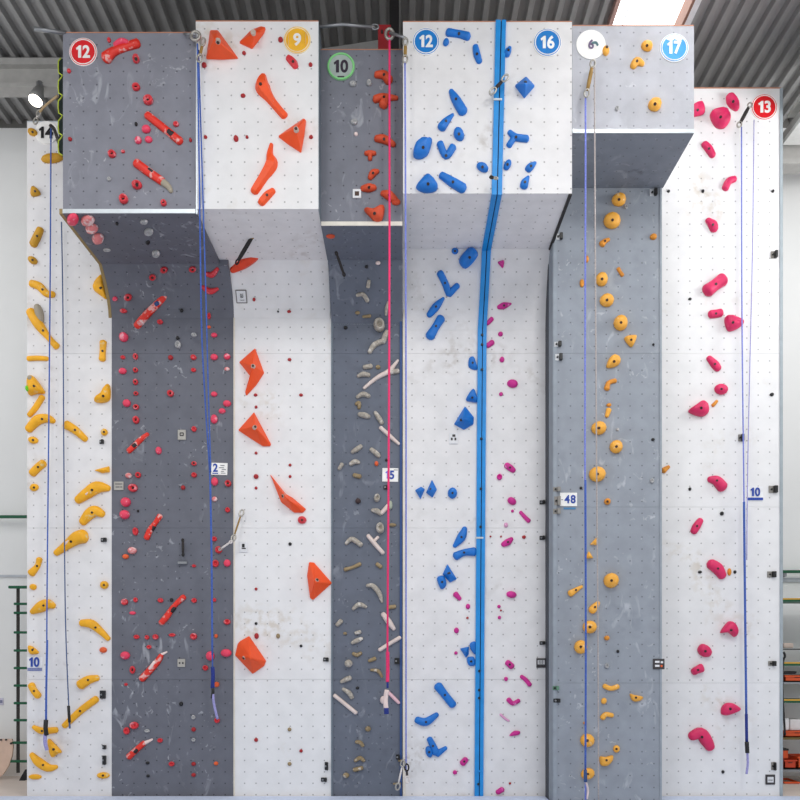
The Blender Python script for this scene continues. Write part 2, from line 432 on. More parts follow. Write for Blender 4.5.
def sweep_bm(path, ws, hk, facets=8):         # path in local metres, ws in metres
    bm = bmesh.new(); n = len(path)
    seq = [(path[i][0], path[i][1], ws[i], 1.) for i in range(n)]
    def unit(a, b):
        d = math.dist(a, b) or 1; return ((b[0] - a[0]) / d, (b[1] - a[1]) / d)
    t0, t1 = unit(path[1], path[0]), unit(path[-2], path[-1])
    cap0 = [(path[0][0] + t0[0] * ws[0] * k, path[0][1] + t0[1] * ws[0] * k, ws[0] * s, s) for k, s in ((.32, .35), (.22, .72), (.08, .94))]
    cap1 = [(path[-1][0] + t1[0] * ws[-1] * k, path[-1][1] + t1[1] * ws[-1] * k, ws[-1] * s, s) for k, s in ((.08, .94), (.22, .72), (.32, .35))]
    seq = cap0 + seq + cap1; N = len(seq); rings = []
    for i, (x, y, w, s) in enumerate(seq):
        a, b = seq[max(0, i - 1)], seq[min(N - 1, i + 1)]
        t = unit(a[:2], b[:2]); nx, ny = -t[1], t[0]
        h = max(w, .02) * hk; ring = []
        for k in range(facets + 1):
            th = math.pi * k / facets; c_, s_ = math.cos(th), math.sin(th)
            cc = math.copysign(abs(c_) ** .75, c_)
            j = 1 + random.uniform(-.04, .04)
            ring.append(bm.verts.new((x + nx * w / 2 * cc, y + ny * w / 2 * cc, h * (s_ ** .8) * j if 0 < k < facets else 0)))
        rings.append(ring)
    for A, Bq in zip(rings, rings[1:]):
        for k in range(facets): bm.faces.new((A[k], A[k + 1], Bq[k + 1], Bq[k]))
        bm.faces.new((A[0], Bq[0], Bq[-1], A[-1]))
    bm.faces.new(rings[0]); bm.faces.new(rings[-1][::-1])
    return bm
def bolt_bm(r=.02):
    bm = bmesh.new(); bmesh.ops.create_cone(bm, cap_ends=True, segments=10, radius1=r, radius2=r * .85, depth=.03); return bm
BOLT_ME = {}
def bolt_mesh(r, m):
    k = (round(r, 3), m.name)
    if k not in BOLT_ME:
        me = bpy.data.meshes.new('bolt'); b = bolt_bm(r); b.to_mesh(me); b.free(); me.materials.append(m); BOLT_ME[k] = me
    return BOLT_ME[k]
BOLTDARK = mat('bolt_dark', (40, 26, 24), .4)
RING_M = mat('washer', (196, 176, 164), .5, .2)
NH = [0]
def add_hold(lane, h, m, name, boltmat=BOLTDARK):
    mn, mx = extent(h); c = centre(h)
    s0 = F / hit(lane, *c)[0].y
    hk = h.get('hk', .55)
    hgt = h.get('h') or max(.022, min(.2, mn / s0 * hk))
    f = Frame(lane, *c, lift=hgt * .35)
    top = None
    if h['k'] == 'S':
        dense = catmull([tuple(p) + (w,) for p, w in zip(h['path'], h['w'])], 5)
        loc = [f.uv(p[0], p[1]) for p in dense]; ws = [max(1.5, p[2]) / f.s for p in dense]
        bm = sweep_bm(loc, ws, hk, 3 if h.get('vol') else 8)
        if h.get('fork'):           # a second arm of the same hold
            dense = catmull([tuple(p) + (w,) for p, w in zip(h['fork'], h['fw'])], 5)
            b2 = sweep_bm([f.uv(p[0], p[1]) for p in dense], [p[2] / f.s for p in dense], hk)
            tmp = bpy.data.meshes.new('t'); b2.to_mesh(tmp); b2.free(); bm.from_mesh(tmp); bpy.data.meshes.remove(tmp)
        i = len(loc) // 2; top = (loc[i][0], loc[i][1], ws[i] * hk)
        smooth = not h.get('vol')
    elif h['k'] == 'D':
        out = h['out'] if h.get('smooth', 1) == 0 else catmull(h['out'], 4, True)
        bm, top = dome_bm([f.uv(*p) for p in out], hgt, h.get('cup'))
        smooth = True
    else:
        hgt = h.get('h', max(.05, min(.24, mn / s0 * .42)))
        f = Frame(lane, *c, lift=.02)
        ap = f.uv(*h['apex'], hgt); bm = fan_bm([f.uv(*p) for p in h['out']], ap, hgt)
        top = (ap[0], ap[1], hgt); smooth = False
    want = h.get('bolt', mn >= 6.5 and h['k'] != 'F' or h['k'] == 'F')
    spot = None
    if want:
        bm.normal_update()
        bmesh.ops.recalc_face_normals(bm, faces=bm.faces)
        tree = BVHTree.FromBMesh(bm)
        q = want if isinstance(want, tuple) else h['apex'] if h['k'] == 'F' else c
        spot = tree.ray_cast(*f.local_ray(*q))
        if spot[0] is None: spot = None
    o = obj(name, bm, m, None, smooth); o.matrix_world = f.m
    if spot:
        R = spot[1].to_track_quat('Z', 'Y').to_matrix().to_4x4()
        r = h.get('br', .017 if mn < 12 else .02)
        if h.get('ring', h['k'] == 'F'):
            w = bpy.data.objects.new('washer', bolt_mesh(r * 1.55, RING_M)); COL.objects.link(w); w.parent = o
            w.matrix_local = Matrix.Translation(spot[0]) @ R @ Matrix.Translation((0, 0, -.009))
        b = bpy.data.objects.new('bolt', bolt_mesh(r, boltmat)); COL.objects.link(b); b.parent = o
        b.matrix_local = Matrix.Translation(spot[0]) @ R @ Matrix.Translation((0, 0, -.008 if h['k'] != 'F' or not h.get('ring', True) else -.002))
    if h.get('patch'):              # worn or taped patches that look different
        for (pk, pm, pname) in h['patch']:
            b = add_patch(f, pk, pm, pname, o, hk, hgt)
    NH[0] += 1
    return o
def add_patch(f, pk, pm, pname, parent, hk, hgt):
    if pk['k'] == 'S':
        dense = catmull([tuple(p) + (w,) for p, w in zip(pk['path'], pk['w'])], 4)
        bm = sweep_bm([f.uv(p[0], p[1]) for p in dense], [p[2] / f.s for p in dense], pk.get('hk', hk) * 1.12)
    else:
        bm, _ = dome_bm([f.uv(*p) for p in pk['out']], hgt * 1.1)
    return obj(pname, bm, pm, parent, True)

# ------------------------------------------------------------------ hold colours
YEL = mat('hold_yellow', (244, 176, 22), .5, var=.1, chalk=.12, chalk_col=(225, 205, 150))
YELD = mat('hold_ochre', (204, 150, 30), .55, var=.1)
WORN = mat('worn_grey', (168, 158, 140), .8)
REDBAR = mat('hold_red_bar', (226, 46, 30), .45, chalk=.5, chalk_col=(236, 190, 184))
REDS = mat('hold_red', (214, 50, 60), .42, chalk=.35, chalk_col=(244, 150, 158))
PINKRED = mat('hold_pink_red', (236, 66, 98), .5, chalk=.3, chalk_col=(248, 176, 188))
DKRED = mat('hold_dark_red', (168, 28, 34), .5)
PALERED = mat('hold_chalky_red', (226, 130, 130), .6, chalk=.8, chalk_col=(245, 225, 222))
ORANGE = mat('volume_orange', (242, 82, 22), .5, var=.05)
ORANGES = mat('hold_orange', (232, 96, 44), .5)
TERRA = mat('hold_terracotta', (214, 78, 40), .6, var=.12)
BONE = mat('hold_bone', (172, 164, 152), .7, var=.3, scale=40, chalk=.45, chalk_col=(226, 220, 212))
BONED = mat('hold_tan', (150, 130, 96), .7, var=.15, chalk=.3, chalk_col=(214, 204, 190))
BONEW = mat('hold_stick', (226, 208, 200), .6, var=.08)
BLUEH = mat('hold_blue', (10, 112, 200), .5, var=.1)
MAG = mat('hold_magenta', (204, 34, 140), .5, var=.1, chalk=.1, chalk_col=(230, 150, 200))
MAGP = mat('hold_pale_magenta', (222, 160, 196), .6)
AMB = mat('hold_amber', (245, 176, 66), .5, var=.08, chalk=.08, chalk_col=(250, 214, 160))
AMBD = mat('hold_ochre_amber', (220, 142, 44), .6, var=.12)
PINK = mat('hold_pink', (222, 38, 98), .5, var=.08)
GREYH = mat('hold_chalk_grey', (170, 170, 170), .7, chalk=.5)
GREENP = mat('tape_green', (120, 220, 40), .5)
BLACKP = mat('grip_black', (34, 30, 34), .6)
CREAMP = mat('chalk_cream', (236, 214, 208), .8)

YELLOW = [
 B(32.5,132,10,7,20,m=YELD), B(52,158,23,9,-6,m=YELD,bolt=False), D([(32,187),(37,188),(40,194),(31,195.5)],m=YELD),
 S([(40,229),(37,236),(33,244)],[7,8,8],m=YELD), B(32.5,260,10,7,30,m=YELD), S([(31,283),(39,286),(46,293),(53,294)],[7,8,7,6],patch=[(S([(39,287),(44,291)],[2.5,2.5]),WORN,'worn_patch')],adj='bent, pierced'),
 S([(30,311),(38,324),(48,337),(56,346)],[9,10,6,7],patch=[(S([(37,306),(39,313),(41,321)],[6,8,5],hk=.75),WORN,'worn_patch')],adj='long grey-patched'),
 S([(28,358.5),(37,358),(47,358.5)],[5,5,4.5],adj='short level bar-shaped'),
 D([(27,379),(32,375.5),(38,382),(44,392),(36,393),(28,394)],patch=[(B(29.5,390,5,6),GREENP,'green_patch'),(B(32,380,6,7),WORN,'worn_patch')],adj='green-taped three-cornered',smooth=1),
 S([(42,397),(35,408),(29,415)],[6,6,5]), S([(28,429),(37,420),(47,418),(53,421)],[8,10,8,5]), B(33,440,10,7,10),
 S([(43,463),(38,467),(32,473)],[8,8,8]), B(34,487.5,9,7,-15), S([(39,559),(37,566),(31,573)],[6,5.5,8],adj='waisted slanting'), B(33,587,7,6),
 S([(31,612),(40,607),(47,604),(53,606)],[5,11,10,6]), D([(28,646),(33,647),(38.5,653),(30,654)]), S([(31,685),(34,691),(38,696)],[7,7,7]),
 S([(33,727),(42,731),(56,730)],[4,7,6],adj='bent, rope-crossed'), D([(48,739),(54,744),(61,752),(57,754),(52,757.5),(49,750)],adj='broad three-cornered'), S([(31,754.5),(38,762),(48,768),(56,767)],[5,9,8,4]), B(35,777,13,5.5,adj='small flat'),
 D([(101.5,275),(92.5,287),(99,294),(106,298),(104,286)],adj='three-cornered'), S([(103,342),(102.5,351),(102,359)],[7,6,7]), D([(108.5,384),(109.5,398),(103,402),(94,401),(101,395)],adj='three-cornered'),
 S([(66,424.5),(75,430),(85,439)],[9,8,6]), B(104,432,7,7), Fn([(94,470),(109,466),(109.5,472),(102,473)],(105,470),h=.07,adj='wedge-shaped',bolt=False),
 S([(77,500),(87,493),(97,487),(108,488)],[8,11,12,6],patch=[(S([(87,495),(92,490)],[3.5,3.5],hk=1.6),CREAMP,'chalk_patch')]), S([(82,522),(89,514),(95,511),(102,514)],[8,11,11,7]), S([(55,553),(66,545),(76,538),(83,536)],[6,9,13,14],patch=[(S([(66,544),(72,539)],[4,4],hk=1.3),CREAMP,'chalk_patch')],adj='very large slanting'),
 B(104,585,8.5,8), S([(81,623),(91,624),(100,631),(108,639)],[7,9,7,5]), B(103,650,7.5,6,m=ORANGES,col='orange',adj='small oval'), S([(80,685),(88,680),(97,678)],[10,9,6]), S([(64,726),(80,711),(96,699)],[6,7,7],adj='long straight slanting'), B(103,775.5,13,6.5,adj='small flat'),
]
def bar(path, w, **k):
    n = len(path); a, b = path[0], path[-1]
    q = lambda t: (a[0] + (b[0] - a[0]) * t, a[1] + (b[1] - a[1]) * t)
    pt = k.pop('at', .45); kw = dict(hk=.5, **k)
    kw['bolt'] = kw.get('bolt', False)
    kw.setdefault('patch', [(S([q(pt - .07), q(pt + .07)], [w[n // 2] * .9, w[n // 2] * .9], hk=.55), BLACKP, 'grip_pad')])
    return S(path, w, bar=1, **kw)
REDB = [
 bar([(106,57.5),(113,51),(124,46.5),(137,42.5)],[12,9,8,9],patch=[(S([(115,45.5),(122,42),(128,43)],[5,6,5],hk=.9),PINKRED,'pink_patch')],adj='curved'), bar([(147,114.5),(164,128),(180,141)],[7.5,7.5,8],at=.72), bar([(136,162.5),(149,172),(162,181)],[8.5,8.5,8],at=.62,patch=[(S([(149,170),(153,173)],[4,4],hk=1.),BLACKP,'grip_pad'),(S([(163,182),(168,186),(171,191)],[7,6,4]),WORN,'worn_end')],adj='grey-ended'),
 bar([(137,326),(146,315),(157,304),(166.5,295)],[8,7.5,7,7],patch=[(S([(139,324),(142,322)],[6,6],hk=.7),PALERED,'pale_patch'),(S([(156,305),(158.5,303)],[5,5],hk=.8),NAVY,'navy_patch')],adj='long'), bar([(128.5,451),(134,446),(140,440),(147.5,434)],[5.5,5.5,5.5,4],at=.32), bar([(146.5,538),(150,530),(155,523),(160,516)],[6,6,5,6],at=.45,adj='slender'),
 bar([(161,623),(167,616),(173,607),(183.5,597)],[6,6.5,5,6],at=.52), bar([(141.5,679),(149,671),(157,662),(161,655.5)],[7,7,6.5,5],patch=[(S([(150,669),(155,662)],[4,4],hk=.9),CREAMP,'pale_patch'),(S([(161.5,654.5),(166.5,652)],[3,1.8]),CREAMP,'pale_tip')],adj='pale-tipped'), bar([(128.5,757),(136,750),(144,743)],[6.5,6,5.5],patch=[(S([(135,752),(137.5,749.5)],[4,4],hk=.9),BLACKP,'grip_pad'),(S([(145,743),(152,739.5)],[4,2]),CREAMP,'pale_tip')],adj='short pale-tipped'),
 S([(206,274),(212,275),(217.5,269)],[4,5.5,3.5],m=REDS,adj='hooked'), S([(202.5,287),(210,291.5),(217.5,289)],[4,6,3],m=REDS,adj='winged'),
]
def many(s, m, kind=C, **k):
    out = []
    for t in s.split():
        v = [float(q) for q in t.split(',')]
        out.append(kind(*v, m=m, **k))
    return out
REDSM = many('136,59,7,8 136,87,8,7 148,100,10,9 112,154,8,7 137,185,10,8 123.5,199,9,9 163.5,203,6,6 164,270,7.5,6.5 152.5,277.5,7,6.5 192.5,269.5,7.5,6 128,297.5,7.5,7.5 136,393.5,5,4 170.5,393.5,6.5,6.5 136,407,6,5.5 136,420,6.5,7.5 133,488,9,8 194,463.5,5.5,4.5 132.5,670,5.5,8 135.5,356.5,5,6.5 135.5,370,5,5 135.5,382,5,6 138,475,6,6 228,483.5,6.5,6.5', REDS, br=.02, bolt=True) \
 + many('109,40,3.5,5 69,71,4,4 176,124,6,5 123,151.5,4,3 160,322,6,4.5 123.5,311,7,4.5 209,316,3.5,7 123,357.5,5,3.5 193.5,357.5,6,5 193.5,370,5,4 194,429,5,5.5 194,475,5.5,5 227.5,510,5,5 214.5,539,5,5 194,566,4,3 124.5,602,7,6.5 135.5,600,4.5,5 160.5,600.5,6,4.5 194,600.5,5.5,5 214.5,600,3.5,4 136.5,637,6,4.5 147,637.5,4.5,4.5 155.5,637,6,5.5 172,635,7,3.5 193.5,636.5,7,6.5 149,647,5,4 126,684.5,3.5,3 205.5,668,5.5,5.5 171.5,764,6,5 217,720.5,5.5,5.5 160,740.5,5.5,4.5 134,725.5,9,7.5 126.5,731,6.5,7.5 227,622,7,5.5 135.5,531.5,5.5,8 218.5,550,7,7 215.5,563.5,6.5,7.5', REDS, C, bolt=False) \
 + many('146,129,9,7.5 138,140,7,7 148.5,139.5,7.5,6 115,299,5,5 214,335,6.5,4.5 214,357,7.5,6 227,356.5,6.5,6 123.5,337,9,9 122.5,371,8,6 126.5,403,8,7.5 227,403.5,8,6 222,411,7,5 214,419,7,9 214,394,6.5,5 158.5,450.5,6,7.5 125.5,502,10,9.5 124.5,514.5,10,9 214.5,481.5,7,8.5 227,563,7,7.5 210,656,8.5,9.5 226,653,11,8 125,655.5,9.5,8 73,220,12,10 132.5,613,6.5,3.5', PINKRED, B, bolt=False) \
 + many('132,550.5,9,7 227,369,5.5,3.5 214.5,499,5.5,5 128.5,475.5,6.5,5.5 88,221,14,9 92,229,13,8 98,239,12,9', PALERED, B, bolt=False, col='chalky red') \
 + many('70,139,4,4 190.5,140,3,4 170.5,357.5,5,5 183,487.5,4.5,4.5 193.5,729.5,4.5,4.5 193.5,764,4.5,4 193.5,775,4.5,4', DKRED, B, bolt=False, col='dark red') \
 + many('209,327,4,3 125.5,556.5,6.5,5 216,636,3.5,4 216.5,684.5,5.5,5.5 216,763.5,4.5,4', ORANGES, B, bolt=False, col='orange-red')
WASH = many('144,222,8,4 149,232,9,6 156,254,8,6 107,250,8,3 109,179,4,4 178,345,6,7 193.5,717.5,4,4.5 147,731,5.5,3.5 193.5,740,4,4 194,335,5.5,4', GREYH, C, bolt=False)
RDOTS = many('117,224,3,3 148,243,4,4 136,124,3,4 177.5,338,3.5,3.5 181.5,310.5,3.5,4 171.5,600,3.5,4 181,704,4,4.5 147.5,763,4,3 148,776,3.5,3 138,511,2.5,2.5', BLACK, B, bolt=False)

ORANGEV = [
 Fn([(210,30),(218,30),(238,57.5),(222,58.5),(206,58)],(215,40),h=.24,bolt=(218,42),adj='largest triangular'), Fn([(261,26),(265.5,27),(264,32),(252,48),(239,42),(251,30)],(254,34),h=.15,bolt=(253.5,33.5),adj='kite-shaped'),
 S([(288,57),(293,61.5),(295.5,66)],[6,8,6],vol=1,adj='small oval',m=REDS), S([(263,74),(262,85),(269,96),(277,106),(284,114)],[6,15,9.5,8,8],vol=1,adj='long waisted',bolt=(260.5,84),patch=[(S([(271.5,98),(274,103)],[4,4],hk=.9),CREAMP,'chalk_patch')]),
 Fn([(304,118),(306,120),(304,136),(301,152),(290,145),(278,136)],(296,129),h=.2,adj='shield-shaped three-cornered'), S([(271,143),(269.5,153),(271,163),(263,176),(254,190)],[4,7,13,10,9],vol=1,adj='long crooked',bolt=False),
 S([(273,190),(267,195),(261,202)],[6,8.5,8],vol=1,adj='short slanting'), S([(232,271),(243,264.5),(254,258),(264,253)],[6,10,8,2],vol=1,adj='leaf-shaped slanting',m=mat('hold_flame',(222,62,20),.5),bolt=False),
 Fn([(255,348),(264,372.5),(256,385),(246,395.5),(245,392),(251,377),(239,362)],(253,366),h=.2,adj='tall kite-shaped'), Fn([(254,412),(271,444),(270,446),(262.5,446),(250,438),(238,430)],(255,427),h=.2,adj='diamond-like'),
 Fn([(270,474),(286,494),(292.5,497.5),(306,509),(303,512.5),(294,512.5),(281,502)],(288,500),h=.17,adj='dart-shaped',bolt=(283,496)), Fn([(309,562),(314,562.5),(332,583),(313,600),(310,598),(307,576)],(315,582),h=.18,adj='arrowhead-shaped',bolt=(317,580)),
 Fn([(240,641),(249,636),(266,661),(264,666),(252.5,674),(235,655.5),(237.5,644)],(251,658),h=.24,adj='chunky six-sided',bolt=(244,658)), B(302,520,9,7.5,m=REDS,vol=1,col='red',adj='small round',bolt=True),
]
ODOTS = many('204,65,5,5 244,53,4,3.5 280.5,39.5,5,5 310.5,64.5,4,4 243,95.5,5,4 205.5,137,3.5,3.5 236,138.5,5,6 247,137,3,3 311,137,4,3.5 254,299.5,3,4 289,311.5,4,3 289.5,359.5,4,3 255.5,395,4,3 301,395,4,3 256,407,3,3 256,453,3,3 290,465,3,3 256,476.5,5,5 290,476.5,3,3 256,488,3,3 256,589,3,3 256.5,636,4.5,6 256,740,4,4 301,751,3.5,3.5', DKRED, B, bolt=False)
ODOTS2 = many('278,636,4,5 289.5,729.5,4,4 289.5,764,4,4', BONED, B, bolt=False)
OBLK = many('301,646,3,3 256,623.5,3,3 290,544,3.5,3.5 278,311.5,2,2', BLACK, B, bolt=False)

TERRAC = [
 S([(376,74),(384,74.5),(389,80)],[6,8,9],hk=.7,adj='lumpy'), S([(375,99),(384,97),(397,97.5)],[7,7,4],fork=[(386,98),(383,105)],fw=[8,9],hk=.7,adj='wide forked'), S([(376,138),(384,139),(394,144)],[6,8,5],hk=.7,adj='bent'),
 S([(365.5,153),(370,153),(375,153)],[4,5,4],fork=[(370,153),(370,159)],fw=[5,4],hk=.8,adj='T-shaped'), S([(378,170.5),(373,173),(370,177.5)],[4,7,5],hk=.7,adj='curved'), S([(362,188),(369,187.5),(375,187)],[5,8,5],hk=.7,adj='flat'),
 S([(382,192.5),(389,195),(396,200)],[5,9,6],hk=.7,adj='slanting'), B(396,202,9,6,adj='small oval'), D([(364,209),(372,210),(384,205.5),(382,219),(375,220.5),(370,216)],adj='two-lobed'), B(330.5,236.5,9,3.5,adj='small shaded',bolt=False),
]
BONES = [
 S([(369,281),(368,287)],[4,5]), S([(357,295.5),(363,294.5),(367.5,301)],[4,5,5]), B(357.5,313,5,3.5,m=BONED), S([(363,317),(370,316)],[3,4],m=BONED), C(379,325,11,13,-20,bolt=True,adj='ring-shaped'), S([(386,315),(386.5,308),(388,302)],[3,4,2]),
 S([(383,342),(385,336),(387,331)],[6,7,5],adj='chunky'), S([(369.5,352),(374,345),(382,341)],[5,6.5,6]), S([(364,367),(371,366)],[5,6]), B(378,367,5,4,m=BONED), S([(358,376),(363,374),(369,375)],[4,6,5]), S([(364,388),(377,377.5),(389,371),(398,360)],[3,4,5,2.5],m=BONEW,adj='longest stick-shaped'), S([(390,372),(398,371)],[6,6]),
 S([(357,397),(363,394),(369,396)],[4,6,5]), S([(356,404),(359,403),(359,408)],[4,5,4],m=BONED), S([(359,414),(364,415),(369,416.5)],[5,7,5]), S([(375,412),(379,418),(382,423)],[4,6,5]), S([(380.5,427.5),(390,436),(399,444)],[4,4,3],m=BONEW,adj='straight stick-shaped'), S([(352,452),(357,449),(361,446)],[4,6,5]), S([(371,449),(376,453),(379,456)],[5,6,5]),
 S([(350.5,464),(355,461.5),(359,462.5)],[5,6,4]), S([(339,469),(342,464)],[4,5]), B(376.5,463.5,4,5,m=ORANGES,col='orange-tipped bone'), S([(354,475),(360,476.5)],[5,5.5],m=BONED), B(358,501,5.5,5.5,m=mat('hold_umber',(66,50,50),.7),col='dark brown'), C(377,498,6,8,10,bolt=False), S([(372,510),(377,511),(381,514)],[4,7,5]), S([(381,513.5),(386,508),(390,503)],[4,4.5,3.5],m=BONEW,adj='short stick-shaped'), B(390.5,505,4,9,m=mat('hold_sage',(168,176,158),.7),col='sage-grey'),
 C(380,528,8,11,-10,bolt=False,adj='loop-shaped'), B(392.5,525,8,3.5,m=BONED), S([(346,543.5),(352,539),(361,545)],[4,6,6]), S([(368,535.5),(375,544),(383,553)],[4,4.5,4],fork=[(373,542),(378,537)],fw=[3.5,3],m=BONEW,adj='cross-shaped'), S([(345,569.5),(352,567.5),(360,564)],[5,4,5],m=BONED), S([(377,564),(381,567)],[5,5],m=BONED), S([(367,585.5),(373,586),(379,593),(382,602)],[4,6,6,3]),
 S([(353,609),(359,604.5),(366,607)],[4,6,4]), S([(337,625),(341,621)],[5,6]), B(345,633.5,4,3,m=BONED), S([(355.5,633),(360,632)],[4,5]), S([(352,643),(357,640.5),(362,638.5)],[4,6,4]), S([(388,607.5),(395,606.5)],[5,5],m=BONED), S([(383,614),(389,622),(394,629)],[5,6,4],m=BONEW,adj='thick stick-shaped'), S([(379.5,650),(389,644),(400,637.5)],[4,4,4],m=BONEW,adj='long stick-shaped'),
 S([(353,653.5),(357,655),(361,653)],[4,5,4],m=BONED), S([(369,661),(375,658.5)],[4,5],m=BONED), B(348.5,663.5,8,8), S([(371,670),(378,671),(382,677)],[3,4.5,3],m=BONED), S([(341,682),(346,679.5),(350,678)],[4,6,6]), S([(343,689),(349,693),(352,698)],[4,6,5]), S([(334.5,695.5),(345,704),(356,713)],[4,4,4],m=BONEW,adj='straight stick-shaped'), B(368,729,6,5.5,m=BONED),
 S([(356,742),(360,742.5),(363,746)],[4,5,4],m=BONED), S([(355,761),(360,758),(364,761)],[4,5,4],m=BONED), S([(354,770),(362,768)],[5,5],m=BONED), B(346,775.5,6.5,5.5,m=BONED), B(383,700,6,8,m=CREAMP), S([(388.5,692.5),(394,698),(399,703)],[4,4.5,4],m=mat('hold_blush',(234,190,196),.6),adj='blush stick-shaped'),
]
BONEDOTS = many('366.5,267,3.5,3.5 345.5,327.5,4,3.5 357.5,688,3.5,3 386.5,460,3,3', BLACK, B, bolt=False)
GREYS_TOP = many('353,84,7,5 354,122,7,5 369,83,5,6', GREYH, C, bolt=False) + many('356,134,4,4 378,263,5,4', CREAMP, B, bolt=False)

BLUE_A = [
 S([(448,32),(459,33.5),(468,36)],[7.5,7,8],adj='long level'), B(446,42,6,7.5,20,adj='tiny'), S([(475.5,46),(477,54),(479.5,61)],[6,7,6],adj='upright bent'), S([(451,90),(456,99),(463,111)],[5,9,10],adj='long pointed'), S([(453,113.5),(446,121),(441.5,127)],[3,7.5,9]), B(459,134,10,13,-30),
 D([(431,139.5),(432,141),(428,153),(420,157.5),(413.5,155),(415,146),(422,140)],adj='large rounded'), S([(440,143),(446,155.5),(453,146.5)],[7,7,7.5],adj='V-shaped'), B(482.5,167,13,8,30), D([(425,175),(430,176),(437.5,185),(435,190),(425,191.5),(416,186)],adj='large cap-shaped'), S([(441.5,174.5),(453,182),(463,188)],[7,9.5,10]),
]
BLUE_B = [
 S([(506.5,54),(508.5,50),(510,47)],[7,6,4],adj='small slanting'), Fn([(526,76),(535,85.5),(524.5,97.5),(515,85)],(525,85),h=.15,adj='diamond-shaped',ring=False,bolt=(525.5,82)), S([(509.5,131.5),(516,137),(527,138.5)],[5,7,7],fork=[(515,136),(509,145)],fw=[6,6],adj='Y-shaped'),
 B(507.5,164.5,7,11,25), S([(528,169),(531,166),(535.5,162)],[7,7,3]), S([(524,186),(525,182),(528.5,176)],[8,8,3]),
]
BLUE_C = [
 B(455,251,7,7,adj='small round'), D([(470,247),(477.5,252),(476,259),(465.5,269),(459,260)],adj='large slanting'), S([(440,273),(445,283),(449,294)],[7,7,7],fork=[(449,294),(457.5,285.5)],fw=[7,6],adj='V-shaped'), S([(443.5,298),(436,306.5),(429,315)],[3,8,6],adj='pointed'), S([(441,318),(436,326),(430,336)],[9,8,10],adj='waisted'), D([(469,358.5),(473,357),(475.5,362),(477,369.5),(469,367)],adj='small hooded'),
 D([(473.5,389),(477.5,401),(472,401.5),(466,399)],adj='small cornered'), Fn([(465,406),(469,411),(474,417),(473.5,424),(464,429.5),(454,424)],(463,419),h=.16,adj='big faceted',ring=False,bolt=(461,420)), Fn([(415,490),(421,486.5),(425,489),(420.5,499)],(420.5,491),h=.1,adj='arrow-shaped',bolt=False), Fn([(432,479.5),(437,489.5),(432.5,497.5),(426,492.5)],(431.5,490),h=.1,adj='kite-shaped',ring=False,bolt=(430.5,489)), B(452.5,493,9.5,11,adj='rounded'), S([(465,528),(461.5,537),(454.5,546)],[5,9,4],adj='pod-shaped'),
 S([(456,556),(464,552.5),(474,551.5)],[8.5,7,9],adj='wavy level'), Fn([(447.5,564),(457,579),(450,582.5),(442.5,574)],(449,574),h=.11,adj='kite-shaped',ring=False,bolt=(449.5,573)), D([(437,578),(444,576),(446.5,585),(441,589)],adj='blunt square'), Fn([(460,648.5),(469,646.5),(469,654),(466,658)],(466,651),h=.1,adj='three-cornered',bolt=False), D([(467,658),(474,657),(475,665),(469,665.5)],adj='small square'), D([(470,643.5),(475.5,642),(475.5,654),(471,650)],adj='small tilted'),
 S([(438,686),(445,695),(453,705)],[9,8,8],adj='long slanting bar-shaped'), S([(417,720),(426,722),(437,714.5)],[7,8.5,5],adj='winged'), S([(429.5,739),(433,746),(436,753)],[6,7,8],fork=[(437,754),(446,748)],fw=[7,4],adj='large V-shaped'), B(429,752,7,12,-15,adj='leaf-shaped'),
]
MAG_A = many('468,606.5,4.5,5.5 456.5,630.5,5,6 456,653,3.5,3.5 455,772.5,4.5,4.5', MAG, B, bolt=False) + [S([(455.5,594),(460,599)],[6,4]), S([(462.5,763.5),(466,759.5)],[6.5,6])]
MAG_B = [
 D([(498,262),(504,260.5),(503,268),(499.5,265)],adj='three-cornered'), S([(498.5,307),(504,305.5),(511,303.5)],[4,6.5,2],adj='pointed'), S([(487.5,323.5),(492,318.5)],[4,4.5]), B(500.5,334,5,4.5), S([(487.5,345.5),(492.5,342)],[5,5.5]), B(502,359.5,5,5.5), B(512.5,383.5,11,8,10,adj='large oval',bolt=False), B(501,394,4,4), S([(506.5,465),(510,467.5),(514,470.5)],[6,6.5,5]), C(499.5,477,5.5,6), B(512,501,9.5,7,30,bolt=False), B(512.5,511,3,3),
 S([(520.5,512),(525,517),(529,521)],[3.5,4,4.5],adj='slender slanting'), B(506,525,4,5,m=MAGP,col='pale magenta'), S([(503,544.5),(508,542),(512,538.5)],[5,7,4]), B(524,537,4,3.5,m=DKRED,col='dark red'), B(511.5,594.5,10.5,7,8,bolt=False), B(499,606.5,3.5,3.5), B(499.5,617.5,3.5,3.5), S([(507.5,662.5),(512,666.5)],[6,6.5]), B(506,679,4,4.5), S([(521.5,676.5),(526,680),(530,685)],[4,4.5,4.5],adj='slender slanting'),
 S([(508.5,699.5),(513,703.5),(519,700.5)],[5,4.5,4],adj='V-shaped'), S([(500.5,714.5),(505,718.5),(509,721)],[2.5,2.5,2],m=MAGP,col='pale magenta',adj='thin'), D([(509.5,736),(514,731),(520,731.5),(518.5,735)],adj='cap-shaped',bolt=False), S([(497.5,792.5),(502.5,789.5)],[5,5.5]),
]
AMB_A = [B(606,50.5,7,9.5,adj='pear-shaped',bolt=(607,47)), B(647,45.5,11.5,9.5,25,adj='boxy'), S([(633,66),(637,61),(643,63.5)],[6,8,5],adj='two-lobed'), B(655,104,13,12.5,adj='round domed')]
